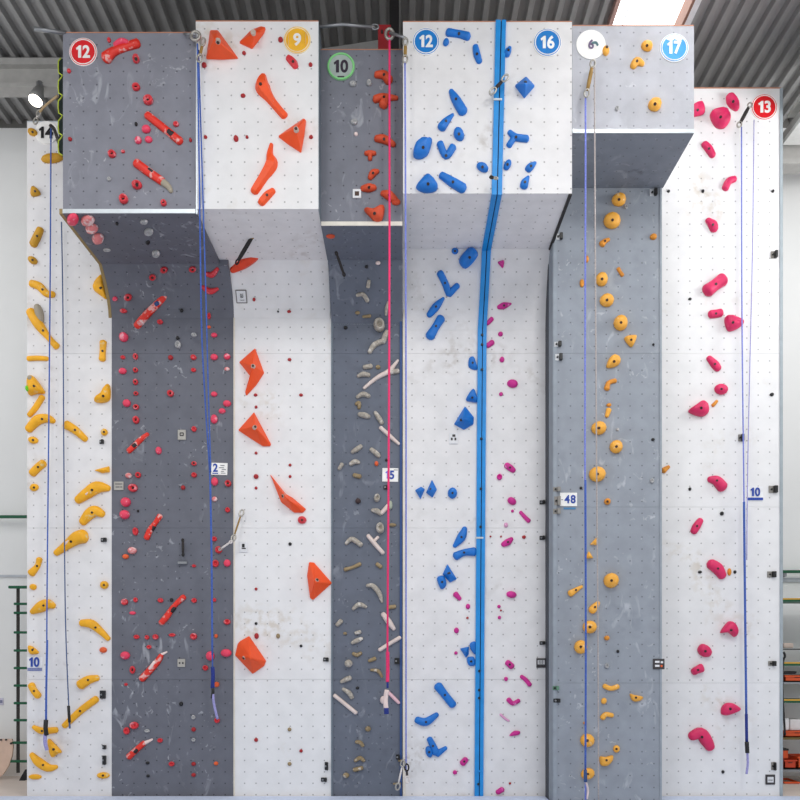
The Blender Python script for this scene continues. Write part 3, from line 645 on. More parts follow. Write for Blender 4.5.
AMB_B = [
 B(619,199.5,14,12), B(612.5,220,17,15.5,adj='largest round'), S([(602,244),(605,241),(609,239)],[6.5,5,3.5],m=AMBD), B(653.5,236.5,7,6,-10,m=AMBD), B(587,259,3.5,7,m=AMBD), S([(618.5,268.5),(620,271.5),(622.5,275)],[4,3.5,4],m=AMBD), B(582,283,4.5,8,m=AMBD), B(602,279,12,13.5), B(607,300,14,12.5), B(621,322.5,14,15), D([(624.5,338),(630,335.5),(636.5,336),(634.5,343),(631,346.5)],adj='heart-shaped'), D([(607,367),(609,359),(614,355),(620,358),(620,363),(615,366.5)],adj='teardrop-shaped'),
 S([(607,388.5),(609,382.5),(615.5,380.5)],[6,4.5,4.5],m=AMBD,adj='hooked'), B(609,405,5,3.5,m=AMBD), S([(609,409.5),(607,416)],[5.5,4]), B(599,428,15,13), B(616.5,446.5,13,13), B(597.5,474,16.5,15), B(607.5,501.5,6.5,6.5,m=AMBD), Fn([(598,536),(597.5,545),(590,544.5)],(596,542),h=.07,adj='three-cornered',bolt=False), Fn([(589,551),(593.5,558),(585,558.5)],(589,556),h=.08,adj='tiny three-cornered',bolt=False), B(611.5,580.5,15,15,adj='large round'), S([(570.5,593.5),(576,590),(582,586.5)],[7,5,3],adj='slender slanting'), S([(592,610.5),(595,607),(598.5,602.5)],[8,7.5,4]),
 B(590,627,14,13), B(607,638,5.5,5,m=AMBD), B(581,647,13,14), S([(604.5,686),(611,688.5),(618,686.5)],[5,5,5]), D([(630,694),(634,695),(643,697),(640,701),(633,701)],adj='leaf-shaped'), B(604,701,5.5,6.5,20), S([(602.5,718),(606,714.5),(612.5,715.5)],[5.5,5,4.5]), B(585,723,3.5,3,m=AMBD), B(587.5,740.5,14,13.5), B(616.5,749,6.5,7.5), D([(600,757),(606,757),(613,755.5),(612.5,761),(607,766),(601,765)],adj='cut-off'), B(588,774,14,11.5,-20),
]
PINKS = [
 D([(692,106),(702,102),(705,112),(697,115),(692,115)],adj='half-hidden'), D([(711,113),(714,109.5),(724,108.5),(729,112),(730.5,120),(725,126.5),(718,126),(713,120)],adj='large cushion-shaped'), D([(727,95),(732,93.5),(738,100),(739.5,108),(735,109.5),(728,103)],adj='slanting oval'), S([(704.5,143.5),(709,148.5),(713,155)],[6.5,7.5,6.5]), S([(735,178.5),(729,181),(725.5,188)],[6,7,7],bolt=False,adj='crescent-shaped'), S([(708,219.5),(713,224.5),(714.5,229)],[5.5,9,8]), S([(708,290),(716,284),(723,279)],[13,11.5,13],adj='peanut-shaped'),
 S([(711,314),(716,313.5),(721,312.5)],[8,8,8]), D([(726,316.5),(732,315.5),(744,321),(740,327),(730,330.5),(726,324)],adj='blunt wedge-shaped'), S([(709,357.5),(715,364),(718.5,368.5)],[5.5,8,7]), B(721.5,389,13.5,10.5,10), D([(689,411),(697,404),(703,400.5),(708,404),(709,412),(702,416)],adj='pointed'), S([(710,479),(717,480.5),(723,487)],[6,10,11]), S([(701,520),(697,526),(694,531.5)],[6,8,7]), S([(711,563.5),(718,568.5),(723,576)],[10,11.5,8.5],adj='large curved'),
 D([(729,621.5),(735,624),(738,632),(735,637),(729,632.5),(721,632.5)],adj='arched'), D([(698,650),(702,644),(709,647),(712,653),(709,657),(702,656)],adj='blunt'), D([(691.5,670),(697,666),(702,664),(704.5,671),(699,673.5),(694,675)],adj='boxy'), D([(722,708),(726,703.5),(732,703),(738,706),(741,709.5),(735,713),(727,715.5),(722,714)],adj='rounded wedge-shaped'), S([(692,736.5),(701,733.5),(707,741),(711,748)],[9,12,12,9],adj='largest curved',bolt=(702,737)),
]
PINKX = [S([(713,405.5),(717,401)],[3.5,3]), S([(663.5,470.5),(669,466.5)],[6,3.5])]
PDOTS = many('722,513.5,4,4 735,572,3,3.5 700,572,4,3 690,489,3,3.5 690,299,3.5,2.5 772,394.5,4,3.5 723,772,3,3.5 668.5,191,3,3 703,191,3,3.5 773,191,3,3', BLACK, B, bolt=False)

# ------------------------------------------------------------------ building the holds with their labels
ONES = 'zeroth first second third fourth fifth sixth seventh eighth ninth tenth eleventh twelfth thirteenth fourteenth fifteenth sixteenth seventeenth eighteenth nineteenth'.split()
def nth(n):
    if n < 20: return ONES[n]
    t, u = divmod(n, 10)
    tens = {2: 'twenty', 3: 'thirty', 4: 'forty', 5: 'fifty', 6: 'sixty'}[t]
    return tens + '-' + ONES[u] if u else {2: 'twentieth', 3: 'thirtieth', 4: 'fortieth', 5: 'fiftieth', 6: 'sixtieth'}[t]
def adj_of(h):
    if 'adj' in h: return h['adj']
    mn, mx = extent(h)
    if h['k'] == 'S':
        p = h['path']; a, m_, b = p[0], p[len(p) // 2], p[-1]
        L = math.dist(a, b) or 1
        bend = abs((b[0] - a[0]) * (m_[1] - a[1]) - (b[1] - a[1]) * (m_[0] - a[0])) / L / L if len(p) > 2 else 0
        ang = abs(math.degrees(math.atan2(b[1] - a[1], b[0] - a[0]))) % 180; ang = min(ang, 180 - ang)
        s = 'long ' if mx > 26 else 'small ' if mx < 11 else ''
        return s + ('bent' if bend > .13 else 'upright' if ang > 62 else 'level' if ang < 18 else 'slanting')
    s = 'tiny ' if mx < 5.6 else 'small ' if mx < 9.5 else ''
    return s + ('round' if mx / max(mn, .1) < 1.3 else 'oval')
def row(holds, lane, m, name, cat, colour, noun, tail, group, sel=None, boltmat=BOLTDARK):
    hs = sorted([h for h in holds if sel is None or sel(h)], key=lambda h: centre(h)[1])
    for i, h in enumerate(hs, 1):
        o = add_hold(h.get('lane', lane), h, h.get('m', m), name, boltmat)
        t = tail(i, h) if callable(tail) else tail.replace('#', nth(i))
        tag(o, f"{adj_of(h)} {h.get('col', colour)} {noun}, {t}", cat, group)
    return hs
HB = mat('bolt_brown', (60, 30, 14), .5)
row(YELLOW, 'yellow', YEL, 'climbing_hold', 'climbing hold', 'yellow', 'hold', '# down the free-edge column under the 14 sign', 'yellow holds', lambda h: centre(h)[0] < 62)
row(YELLOW, 'yellow', YEL, 'climbing_hold', 'climbing hold', 'yellow', 'hold', '# down the column bordering the dark grey wall', 'yellow holds', lambda h: centre(h)[0] >= 62)
bars = row(REDB, 'red', REDBAR, 'climbing_hold', 'climbing hold', 'red bar', 'hold', '# bar from the top below the red 12 sign', 'red bar holds', lambda h: h.get('bar'))
row(REDB, 'red', REDS, 'climbing_hold', 'climbing hold', 'red', 'hold', '# of two just behind the blue rope near the overhang', 'red wing holds', lambda h: not h.get('bar'))
BY = [centre(b)[1] for b in bars]
groups = {}
for h in sorted(REDSM, key=lambda h: centre(h)[1]):
    x, y = centre(h); k = sum(1 for b in BY if b < y); side = y > 300 and x > 200
    mid = 300 < y and 160 < x <= 200
    groups.setdefault((k, side, mid), []).append(h)
for (k, side, mid), hs in groups.items():
    where = 'beyond the blue rope' if side else 'towards the blue rope' if mid else 'on the yellow-hold side' if k > 3 else 'on the grey block'
    for i, h in enumerate(hs, 1):
        o = add_hold('red', h, h['m'], 'foothold')
        ref = f'below red bar {ONES[k].replace("zeroth","")}' if k else 'above every bar'
        ref = f'after the {ONES[k]} red bar' if k else 'above every red bar'
        w = where if not (k == 3 and centre(h)[1] < 262) else 'on the grey block'
        tag(o, f"{adj_of(h)} {h.get('col', 'red' if h['m'] is REDS else 'pink-red')} foothold, {nth(i)} down {ref}, {w}", 'climbing hold', 'small red footholds')
row(WASH, 'red', GREYH, 'foothold', 'climbing hold', 'chalk-grey', 'foothold', '# grey one down the wall below the red 12', 'chalk-grey footholds')
row(RDOTS, 'red', BLACK, 'bolt_stud', 'bolt', 'black', 'bolt stud', '# black stud down the wall below the red 12', 'black studs on the dark grey wall')
row(ORANGEV, 'orange', ORANGE, 'climbing_volume', 'climbing hold', 'orange', 'volume', '# big shape down the white lane signed 9', 'orange volumes', boltmat=HB)
row(ODOTS, 'orange', DKRED, 'foothold', 'climbing hold', 'dark red', 'screw-on foothold', '# red dot down the white lane signed 9', 'red screw-on footholds')
row(ODOTS2, 'orange', BONED, 'foothold', 'climbing hold', 'tan', 'foothold', '# tan one down the white lane signed 9', 'tan footholds')
row(OBLK, 'orange', BLACK, 'bolt_stud', 'bolt', 'black', 'bolt stud', '# black stud down the white lane signed 9', 'black studs on the white wall')
row(TERRAC, 'bone', TERRA, 'climbing_hold', 'climbing hold', 'terracotta', 'hold', '# terracotta one down, below the green 10 sign', 'terracotta holds')
for h in BONES:
    h['bolt'] = False; h['hk'] = .75
    if h['k'] == 'S' and h.get('m') is not BONEW: h['w'] = [w * .82 for w in h['w']]
row(BONES, 'bone', BONE, 'climbing_hold', 'climbing hold', 'bone-white', 'hold', '# one down, close to the pink rope', 'bone-white holds', lambda h: centre(h)[0] > 366)
row(BONES, 'bone', BONE, 'climbing_hold', 'climbing hold', 'bone-white', 'hold', '# one down, nearer the orange-volume wall', 'bone-white holds', lambda h: centre(h)[0] <= 366)
row(BONEDOTS, 'bone', BLACK, 'bolt_stud', 'bolt', 'black', 'bolt stud', '# black stud down the wall crossed by the pink rope', 'black studs on the slate wall')
row(GREYS_TOP, 'bone', GREYH, 'foothold', 'climbing hold', 'chalk-grey', 'foothold', '# pale one down below the green 10 sign', 'pale footholds on the slate block')
row(BLUE_A, 'blue', BLUEH, 'climbing_hold', 'climbing hold', 'blue', 'hold', '# one down the block under the blue 12 sign', 'blue holds')
row(BLUE_B, 'blue', BLUEH, 'climbing_hold', 'climbing hold', 'blue', 'hold', '# one down the block under the blue 16 sign', 'blue holds')
row(BLUE_C, 'blue', BLUEH, 'climbing_hold', 'climbing hold', 'blue', 'hold', '# one down below the white overhang beside the blue strip', 'blue holds')
row(MAG_A, 'blue', MAG, 'foothold', 'climbing hold', 'magenta', 'foothold', '# magenta one down among the lower blue holds', 'magenta footholds')
row(MAG_B, 'blue', MAG, 'climbing_hold', 'climbing hold', 'magenta', 'hold', '# one down between blue strip and pale grey wall', 'magenta holds')
row(many('467.5,618,2.5,2.5 501,610.5,2,2 510,783.5,2.5,2.5 490.5,536.5,2,2 501,536.5,2,2', DKRED, B, bolt=False), 'blue', DKRED, 'bolt_stud', 'bolt', 'dark', 'bolt stud', '# dark stud down the wall below the 16 sign', 'dark studs by the blue strip')
row(AMB_A, 'amber', AMB, 'climbing_hold', 'climbing hold', 'amber', 'hold', '# one down the block between the 6 and 17 signs', 'amber holds', boltmat=HB)
row(AMB_B, 'amber', AMB, 'climbing_hold', 'climbing hold', 'amber', 'hold', '# amber one down the pale grey wall', 'amber holds', boltmat=HB)
row(many('617,108.5,4,5 626,207,3.5,4 617.5,429.5,3,3 652,481,4,5 607,666,4.5,5', GREYH, C, bolt=False), 'amber', GREYH, 'foothold', 'climbing hold', 'silver', 'screw cup', '# one down the lane signed 17', 'silver screw cups')
row(many('653,439.5,3.5,3 618,651.5,3,3.5 581,488,3,3 653.5,344.5,2.5,2.5', BLACK, B, bolt=False), 'amber', BLACK, 'bolt_stud', 'bolt', 'black', 'bolt stud', '# black stud down the pale grey wall', 'black studs on the pale grey wall')
row(PINKS, 'pink', PINK, 'climbing_hold', 'climbing hold', 'pink', 'hold', '# pink one down the white wall under the 13 sign', 'pink holds')
row(PINKX, 'pink', AMBD, 'foothold', 'climbing hold', 'ochre', 'foothold', '# ochre one down the wall of pink holds', 'ochre footholds')
row([B(729.5,572,4,7.5)], 'pink', AMBD, 'foothold', 'climbing hold', 'tan', 'foothold', 'tucked against the large curved pink hold', None)
row(PDOTS, 'pink', BLACK, 'bolt_stud', 'bolt', 'black', 'bolt stud', '# black stud down the wall of pink holds', 'black studs on the pink-hold wall')

# ------------------------------------------------------------------ signs and lettering
def text_obj(name, s, size, m, parent, M, bold=.02, ext=.004, sx=1., spacing=1.):
    cu = bpy.data.curves.new('lettering', 'FONT'); cu.body = s; cu.size = size
    cu.align_x = 'CENTER'; cu.align_y = 'CENTER'; cu.offset = bold * size; cu.extrude = ext; cu.space_character = spacing
    t = bpy.data.objects.new('t', cu); COL.objects.link(t)
    bpy.context.view_layer.update()
    me = bpy.data.meshes.new_from_object(t.evaluated_get(bpy.context.evaluated_depsgraph_get()))
    bpy.data.objects.remove(t); me.name = name
    xs = [v.co.x for v in me.vertices]; ys = [v.co.y for v in me.vertices]
    c = Vector(((min(xs) + max(xs)) / 2, (min(ys) + max(ys)) / 2, 0))
    me.transform(Matrix.Diagonal((sx, 1, 1, 1)) @ Matrix.Translation(-c))
    me.materials.clear()
    o = link(name, me, m, parent); o.matrix_local = M
    return o
def numerals(txt, size, m, parent, M, bold=.03, ext=.002, sx=1., name='numeral'):
    # digits side by side; the figure one is drawn with its flag
    H = size * .73; glyphs = []; gap = size * .09
    for ch in txt:
        if ch == '1':
            t = H * .27
            pts = [(-t * .5, -H / 2), (t * .5, -H / 2), (t * .5, H / 2), (-t * .12, H / 2), (-t * 1.25, H * .27), (-t * .95, H * .12), (-t * .5, H * .22)]
            bm = bmesh.new(); v = [bm.verts.new((x, y, ext)) for x, y in pts]; w = [bm.verts.new((x, y, -ext)) for x, y in pts]
            bm.faces.new(v); bm.faces.new(w[::-1])
            for k in range(len(v)): bm.faces.new((v[k], w[k], w[(k + 1) % len(v)], v[(k + 1) % len(v)]))
            o = obj(name, bm, m, parent)
        else:
            o = text_obj(name, '6' if ch == '9' else ch, size, m, parent, Matrix(), bold, ext)
            if ch == '9': o.data.transform(Matrix.Rotation(math.pi, 4, 'Z'))
        xs = [q.co.x for q in o.data.vertices]; glyphs.append((o, min(xs), max(xs)))
    W = sum(h - l for _, l, h in glyphs) + gap * (len(glyphs) - 1); x = -W / 2
    for o, l, h in glyphs:
        o.matrix_local = M @ Matrix.Diagonal((sx, 1, 1, 1)) @ Matrix.Translation((x - l, 0, 0)); x += h - l + gap
def disc(r, z0, z1, seg=40, r2=None):
    bm = bmesh.new()
    bmesh.ops.create_cone(bm, cap_ends=True, segments=seg, radius1=r, radius2=r2 or r, depth=z1 - z0, matrix=Matrix.Translation((0, 0, (z0 + z1) / 2))); return bm
def sign(lane, px, py, rp, txt, face, rim, ink, label, size=1.2, sx=1., bold=.03, extra=None, rings=True):
    f = Frame(lane, px, py); r = rp / f.s
    root = empty('route_sign', f.p); root.matrix_world = f.m
    tag(root, label, 'sign', 'round route number signs')
    obj('disc', disc(r, .001, .010), rim, root)
    if rings:
        obj('rim', disc(r * .95, .010, .012), face, root)
        bm = bmesh.new()
        torus(bm, Vector((0, 0, .012)), r * .87, r * .87, .006, Vector((1, 0, 0)), Vector((0, 1, 0)), 40, 6); obj('ring', bm, rim, root, True)
        bm = bmesh.new()
    numerals(txt, r * size, ink, root, Matrix.Translation((0, 0, .0145)), bold, .002, sx)
    if extra: extra(root, r, f)
    return root
SRED = mat('sign_red', (222, 18, 30), .45); SBLUE = mat('sign_blue', (6, 124, 204), .45); SWHITE = mat('sign_white', (246, 244, 240), .5)
SYEL = mat('sign_yellow', (244, 184, 40), .5); SCREAM = mat('sign_cream', (250, 232, 190), .5); SGREEN = mat('sign_green', (146, 190, 150), .6); SGREY = mat('sign_grey', (172, 184, 178), .6)
SINK = mat('sign_ink', (50, 38, 54), .5); SLILAC = mat('sign_lilac', (116, 100, 130), .6); SSKY = mat('sign_sky', (52, 158, 230), .5); SPALE = mat('sign_pale', (214, 224, 244), .5)
def nine_extra(root, r, f):
    for s in (-1, 1):
        bm = bmesh.new(); pts = [(s * r * (.72 - .1 * math.cos(t)) , r * .62 * math.sin(t), .013) for t in [k * .25 - 1.0 for k in range(9)]]
        tube(bm, pts, [r * .04, r * .09, r * .12, r * .13, r * .13, r * .13, r * .12, r * .08, r * .03], 8, True, .05); obj('brush_stroke', bm, SCREAM, root, True)
sign('red', 83.5, 52.5, 14, '12', SRED, SWHITE, SWHITE, 'round red sign with white number 12 on the dark grey block', sx=.9)
sign('orange', 297.3, 40.5, 13.6, '9', SYEL, SCREAM, SWHITE, 'round yellow sign with white 9 above the orange volumes', extra=nine_extra)
def ten_extra(root, r, f):
    bm = bmesh.new(); torus(bm, Vector((0, 0, .013)), r * .9, r * .9, .012, Vector((1, 0, 0)), Vector((0, 1, 0)), 40, 6); obj('outline', bm, mat('sign_lime', (142, 224, 142), .6), root, True)
    obj('small_print', box(bmesh.new(), (-.04, -r * .78, .012), (.04, -r * .7, .015)), SINK, root)
sign('bone', 341, 67, 14, '10', SGREY, SGREEN, SINK, 'round pale green sign with dark 10 on narrow grey block', extra=ten_extra, rings=True, sx=.92)
sign('blue', 426, 42, 13.6, '12', SBLUE, SWHITE, SWHITE, 'round blue sign with white number 12 on the white block', sx=.9)
sign('blue', 547.3, 43, 14, '16', SBLUE, SWHITE, SWHITE, 'round blue sign with white number 16 beside the blue strip', sx=.9)
def six_extra(root, r, f):
    bm = bmesh.new(); pts = catmull([(r*.05, r*.03, .016), (r*.2, r*.1, .016), (r*.36, r*.08, .016), (r*.45, -r*.1, .016)], 5); tube(bm, pts, .012, 6)
    obj('flourish', bm, mat('sign_teal', (96, 130, 136), .6), root)
sign('amber', 590.8, 45, 14.6, '6', SWHITE, SWHITE, SLILAC, 'round white sign with small lilac 6 above the quickdraw', size=.85, sx=.95, extra=six_extra, rings=False)
def worn_extra(root, r, f):
    bm = bmesh.new(); n = 16
    vs = [bm.verts.new((r * .92 * math.cos(.5 + (math.pi - 1) * k / n), r * .92 * math.sin(.5 + (math.pi - 1) * k / n), .0132)) for k in range(n + 1)]
    low = [bm.verts.new((r * (.8 - 1.6 * k / 8), r * (.5 + .1 * math.sin(k * 2.1)), .0132)) for k in range(7, 0, -1)]
    bm.faces.new(vs + low); obj('worn_patch', bm, SPALE, root)
sign('amber', 674, 48.3, 14.2, '17', SSKY, SWHITE, SWHITE, 'round worn sky-blue sign with white 17 on the pale block', sx=.9, extra=worn_extra)
sign('pink', 764, 107.5, 13.2, '13', SRED, SWHITE, SWHITE, 'round red sign with white 13 on the pink-hold wall', sx=.92)
sign('yellow', 46.5, 133, 11.5, '14', SWHITE, SWHITE, BLACK, 'round white sign with black 14 behind the netted block edge', rings=False, sx=.95, bold=.045, size=1.35)

INKBLUE = mat('ink_blue', (28, 66, 160), .5); INKGREY = mat('ink_grey', (120, 122, 128), .6); INKLILAC = mat('ink_lilac', (120, 110, 210), .5)
def placard(lane, px, py, w, h, label, parts, board=True, tilt=0.):
    f = Frame(lane, px, py); s = f.s
    root = empty('number_placard', f.p); root.matrix_world = f.m @ Matrix.Rotation(tilt, 4, 'Z'); tag(root, label, 'sign', 'lane number placards')
    if board: obj('board', box(bmesh.new(), (-w / 2 / s, -h / 2 / s, .001), (w / 2 / s, h / 2 / s, .008), .002), SWHITE, root)
    else: obj('board', box(bmesh.new(), (-w / 2 / s, -h / 2 / s, .001), (w / 2 / s, h / 2 / s, .003)), mat('sticker_white', (238, 238, 240), .5), root)
    for kind, *a in parts:
        if kind == 't':
            txt, x, y, size, m, sx = a; numerals(txt, size / s, m, root, Matrix.Translation((x / s, y / s, .010)), .03, .002, sx)
        else:
            x, y, ww, hh, m = a; obj('printed_bar', box(bmesh.new(), ((x - ww / 2) / s, (y - hh / 2) / s, .008), ((x + ww / 2) / s, (y + hh / 2) / s, .0105)), m, root)
    return root
placard('yellow', 35, 664, 15, 14, 'white sticker with blue 10 and underline on the yellow-hold panel',
        [('t', '10', -.5, 2, 13, INKBLUE, .85), ('b', 0, -6, 14.5, 1.1, INKBLUE), ('b', 0, -4.3, 14.5, .7, INKBLUE)], False)
placard('red', 219.5, 469, 16, 12, 'white placard with blue 2 and grey marks beside the blue rope',
        [('t', '2', -4, 1, 11, INKBLUE, .9), ('b', -4, -4.6, 5.6, 1, INKBLUE), ('b', 3, 3.4, 4, .8, INKGREY), ('b', 2, 1.2, 5, .7, INKGREY), ('b', 4.5, -.6, 4.2, .7, INKGREY), ('b', 3.2, -2.6, 3, .7, INKGREY), ('b', 4, -4.2, 4.6, .6, INKGREY)], True, -.03)
placard('bone', 390.3, 475, 16, 13.5, 'white placard with lilac 1 and blue 5 behind the pink rope',
        [('t', '1', -3.2, .3, 11, INKLILAC, .9), ('t', '5', 1.6, 0, 11.5, INKBLUE, .9), ('b', 5.4, 5, 4, .7, INKGREY)], True, -.02)
placard('amber', 568.5, 499.5, 17, 13.5, 'white placard with blue 48 on the pale grey wall edge',
        [('t', '48', 1.4, .2, 11, INKBLUE, .92), ('b', -6.5, -.4, 2, .6, INKGREY)], True)
f = Frame('amber', 569, 508.5)
o = obj('name_strip', box(bmesh.new(), (-.07, -.012, .001), (.085, .012, .006), .001), mat('strip_teal', (70, 130, 176), .5)); o.matrix_world = f.m
tag(o, 'thin blue name strip just below the 48 placard', 'sign')
placard('pink', 755, 494, 16, 15, 'white sticker with blue 10 and underline on the pink-hold wall',
        [('t', '10', 0, 2, 11.5, INKBLUE, .9), ('b', 0, -5, 15.5, 2.6, INKBLUE)], False)

# square information tags
def info_tag(lane, px, py, w, h, label, back, marks, frame=None):
    f = Frame(lane, px, py); s = f.s
    root = empty('information_tag', f.p); root.matrix_world = f.m; tag(root, label, 'tag', 'small square wall tags')
    obj('plate', box(bmesh.new(), (-w / 2 / s, -h / 2 / s, .001), (w / 2 / s, h / 2 / s, .014), .003), back, root)
    for x, y, ww, hh, m in marks:
        obj('mark', box(bmesh.new(), ((x - ww / 2) / s, (y - hh / 2) / s, .013), ((x + ww / 2) / s, (y + hh / 2) / s, .017)), m, root)
TAGG = mat('tag_grey', (176, 172, 164), .6); TAGD = mat('tag_dark', (60, 56, 58), .6); TAGW = mat('tag_white', (226, 226, 228), .6); TAGM = mat('tag_mid', (120, 116, 114), .6)
info_tag('red', 119, 486, 9.5, 8.5, 'small grey tag on the dark wall near its yellow-hold side', TAGG, [(0, 1.8, 7, 1.2, TAGM), (-1, -1.2, 4, 1.2, TAGM), (2.6, -1.2, 2, 1.2, TAGM)])
info_tag('red', 182, 435, 8, 10, 'upright grey tag with ring mark on the dark grey wall', TAGG, [(0, 1.8, 3.4, .9, TAGD), (0, -.8, 3.4, .9, TAGD), (-1.6, .5, .8, 3, TAGD), (1.6, .5, .8, 3, TAGD)])
info_tag('red', 181.5, 663, 7.5, 8, 'lowest square tag on the dark grey wall, two black spots', TAGG, [(-1.6, 0, 1.6, 1.8, TAGD), (1.6, 0, 1.6, 1.8, TAGD)])
info_tag('orange', 241.5, 296.5, 11, 12.5, 'grey-outlined tag with black spot below the leaf-shaped orange volume', TAGM, [(0, 0, 9, 10.5, TAGW), (.5, .8, 3.2, 4, BLACK), (.5, -3.2, 4.6, .8, TAGD)])
info_tag('orange', 243.5, 547, 8.5, 10.5, 'white tag with black figure near the low quickdraw', TAGW, [(0, 1.2, 2.6, 3.6, BLACK), (.4, -1.6, 4, 1, BLACK)])
info_tag('bone', 357, 194, 8.5, 9, 'pale tag with brown spot on the narrow slate block', TAGW, [(0, -.2, 4.2, 4.2, mat('tag_brown', (72, 48, 36), .6))])
info_tag('blue', 453.5, 438.5, 9, 11, 'white tag with dark marks under the big faceted blue hold', TAGW, [(.3, 2.6, 3, 2.4, TAGD), (-1.8, -.8, 1.8, 2.6, TAGD), (1.8, -.8, 1.8, 2.6, TAGD)])
info_tag('blue', 541, 663, 9.5, 9.5, 'dark framed tag on the white wall beside the pale grey wall', TAGD, [(0, .8, 7, 4.4, TAGW), (-1.3, .8, 1, 4, TAGM), (1.4, .8, 1, 4, TAGM)])
info_tag('amber', 658.5, 664, 11.5, 10.5, 'dark tag with white bars on the pale grey wall border', TAGD, [(-1.6, 2.2, 4.4, 2, TAGW), (-1.6, -1.8, 4.4, 2, TAGW), (3, 1.8, 2.4, 2, TAGW), (2.6, -2, 2, 2, ORANGES)])
info_tag('pink', 770, 779.5, 9.5, 10, 'dark framed tag low on the pink-hold wall', TAGD, [(0, 0, 6, 5.5, TAGW), (0, -.4, 4.4, .9, TAGM)])

# bolt hangers and edge clips: base plate with a folded eye
def hanger(lane, px, py, w, h, m, eye, label, group):
    f = Frame(lane, px, py); s = f.s; w /= s; h /= s
    root = empty('bolt_hanger', f.p); root.matrix_world = f.m; tag(root, label, 'bolt hanger', group)
    obj('plate', box(bmesh.new(), (-w / 2, -h / 2, .0), (w * .2, h / 2, .012), .002), m, root)
    bm = box(bmesh.new(), (w * .05, -h / 2, .0), (w / 2, h / 2, .05), .004); obj('eye', bm, m if eye is None else eye, root)
    b = bpy.data.objects.new('bolt', bolt_mesh(.014, BLACK if m is not BLACK else STEEL)); COL.objects.link(b); b.parent = root; b.location = (-w * .18, 0, .014)
HW = mat('hanger_white', (216, 218, 220), .5); HS = mat('hanger_steel', (150, 146, 140), .4, .4)
def hangers(rows, lane, m, eye, colour, tail, group):
    for i, (x, y, w, h) in enumerate(sorted(rows, key=lambda q: q[1]), 1):
        hanger(lane, x, y, w, h, m, eye, f'{colour} bolt hanger, {nth(i)} down {tail}', group)
hangers([(102,442,4.5,4),(104,540,6,4),(103,694.5,6,8),(104.5,747,4,4),(104.5,760,4,9)], 'yellow', BLACK, None, 'black', 'the wall of yellow holds', 'black hangers on the yellow-hold panel')
hangers([(326,659.5,5.5,4),(326.5,766,3.5,8),(324,779.5,6,4)], 'orange', BLACK, None, 'black', 'the foot of the white lane signed 9', 'black hangers on the orange-volume wall')
hangers([(397,661,5,6),(398,757,4,5),(386,487.5,5,4)], 'bone', BLACK, None, 'black', 'the slate wall by the pink rope', 'black hangers on the slate wall')
hangers([(542,502.5,5,4),(542,538,5,4),(542,643,5,3.5)], 'blue', BLACK, None, 'black', 'the white wall edge past the blue strip', 'black hangers by the pale grey wall')
hangers([(559,237,6.5,6),(557.5,344.5,7,5),(558.5,357.5,7,6.5),(653,193,7,6.5)], 'amber', HW, BLACK, 'white', 'the upper pale grey wall', 'white hangers on the pale grey wall')
hangers([(556.5,489.5,7,4.5),(557,501,6,9),(556.5,511.5,7,5.5)], 'amber', HS, None, 'steel', 'beside the 48 placard', 'steel hangers by the 48 placard')
hangers([(555.5,688,6,4)], 'amber', mat('hanger_green', (96, 136, 112), .5), None, 'dull green', 'the low pale grey wall', None)
hangers([(556.5,700.5,6.5,4)], 'amber', BLACK, None, 'black', 'the pale grey wall, under the green one', None)
hangers([(773.5,255,6,7),(740.5,438,5,7),(772.5,489.5,8,7),(771,574.5,8,6),(771.5,663.5,7,5),(773,766,4,8)], 'pink', HS, BLACK, 'steel', 'the wall of pink holds', 'steel hangers on the pink-hold wall')

# ------------------------------------------------------------------ ropes and quickdraws
RB = mat('rope_blue', (66, 98, 178), .8, var=.25, scale=60); RBP = mat('rope_periwinkle', (122, 134, 214), .8, var=.2, scale=60); RPINK = mat('rope_pink', (240, 52, 112), .8, var=.12, scale=60)
RGREY = mat('rope_grey', (178, 168, 164), .8, var=.2, scale=60); RNAVY = mat('rope_navy', (32, 50, 130), .8, var=.2, scale=60); RLIL = mat('rope_lilac', (160, 156, 208), .8, var=.2, scale=60); RSTEELB = mat('rope_steel_blue', (74, 92, 132), .8, var=.2, scale=60)
def rope(pts, r, m, label, extra=()):
    p0 = P(*pts[0]); pp = [P(*q) for q in catmull(pts, 6)]
    root = empty('climbing_rope', P(*pts[-1])); tag(root, label, 'rope', 'hanging climbing ropes')
    child('strand', tube(bmesh.new(), pp, r), m, root, True)
    for name, q, rr, mm in extra:
        child(name, tube(bmesh.new(), [P(*a) for a in catmull(q, 5)], rr), mm, root, True)
    return root
rope([(51,128,10.55),(50,300,10.52),(48,500,10.5),(47,600,10.5),(46.5,722,10.48)], .0095, RB, 'blue rope on the yellow-hold wall, strand toward the free edge',
     [('thick_tail', [(47.2,640,10.49),(46.3,690,10.48),(46,722,10.46)], .014, RB), ('knot', [(46,720,10.44),(45.6,728,10.42),(46.5,735,10.44)], .03, BLACK), ('tail', [(45.5,733,10.44),(45,742,10.44),(47,750,10.45)], .024, RLIL)])
rope([(61.5,222,10.5),(63,320,10.52),(64,480,10.52),(65.5,620,10.5),(69,712,10.48)], .0085, RSTEELB, 'thin blue rope on the yellow-hold wall, strand toward the grey wall',
     [('knot', [(68.5,706,10.46),(69,714,10.44),(69.5,722,10.46)], .02, BLACK), ('tail', [(69.3,719,10.46),(69.8,728.5,10.46)], .013, RSTEELB)])
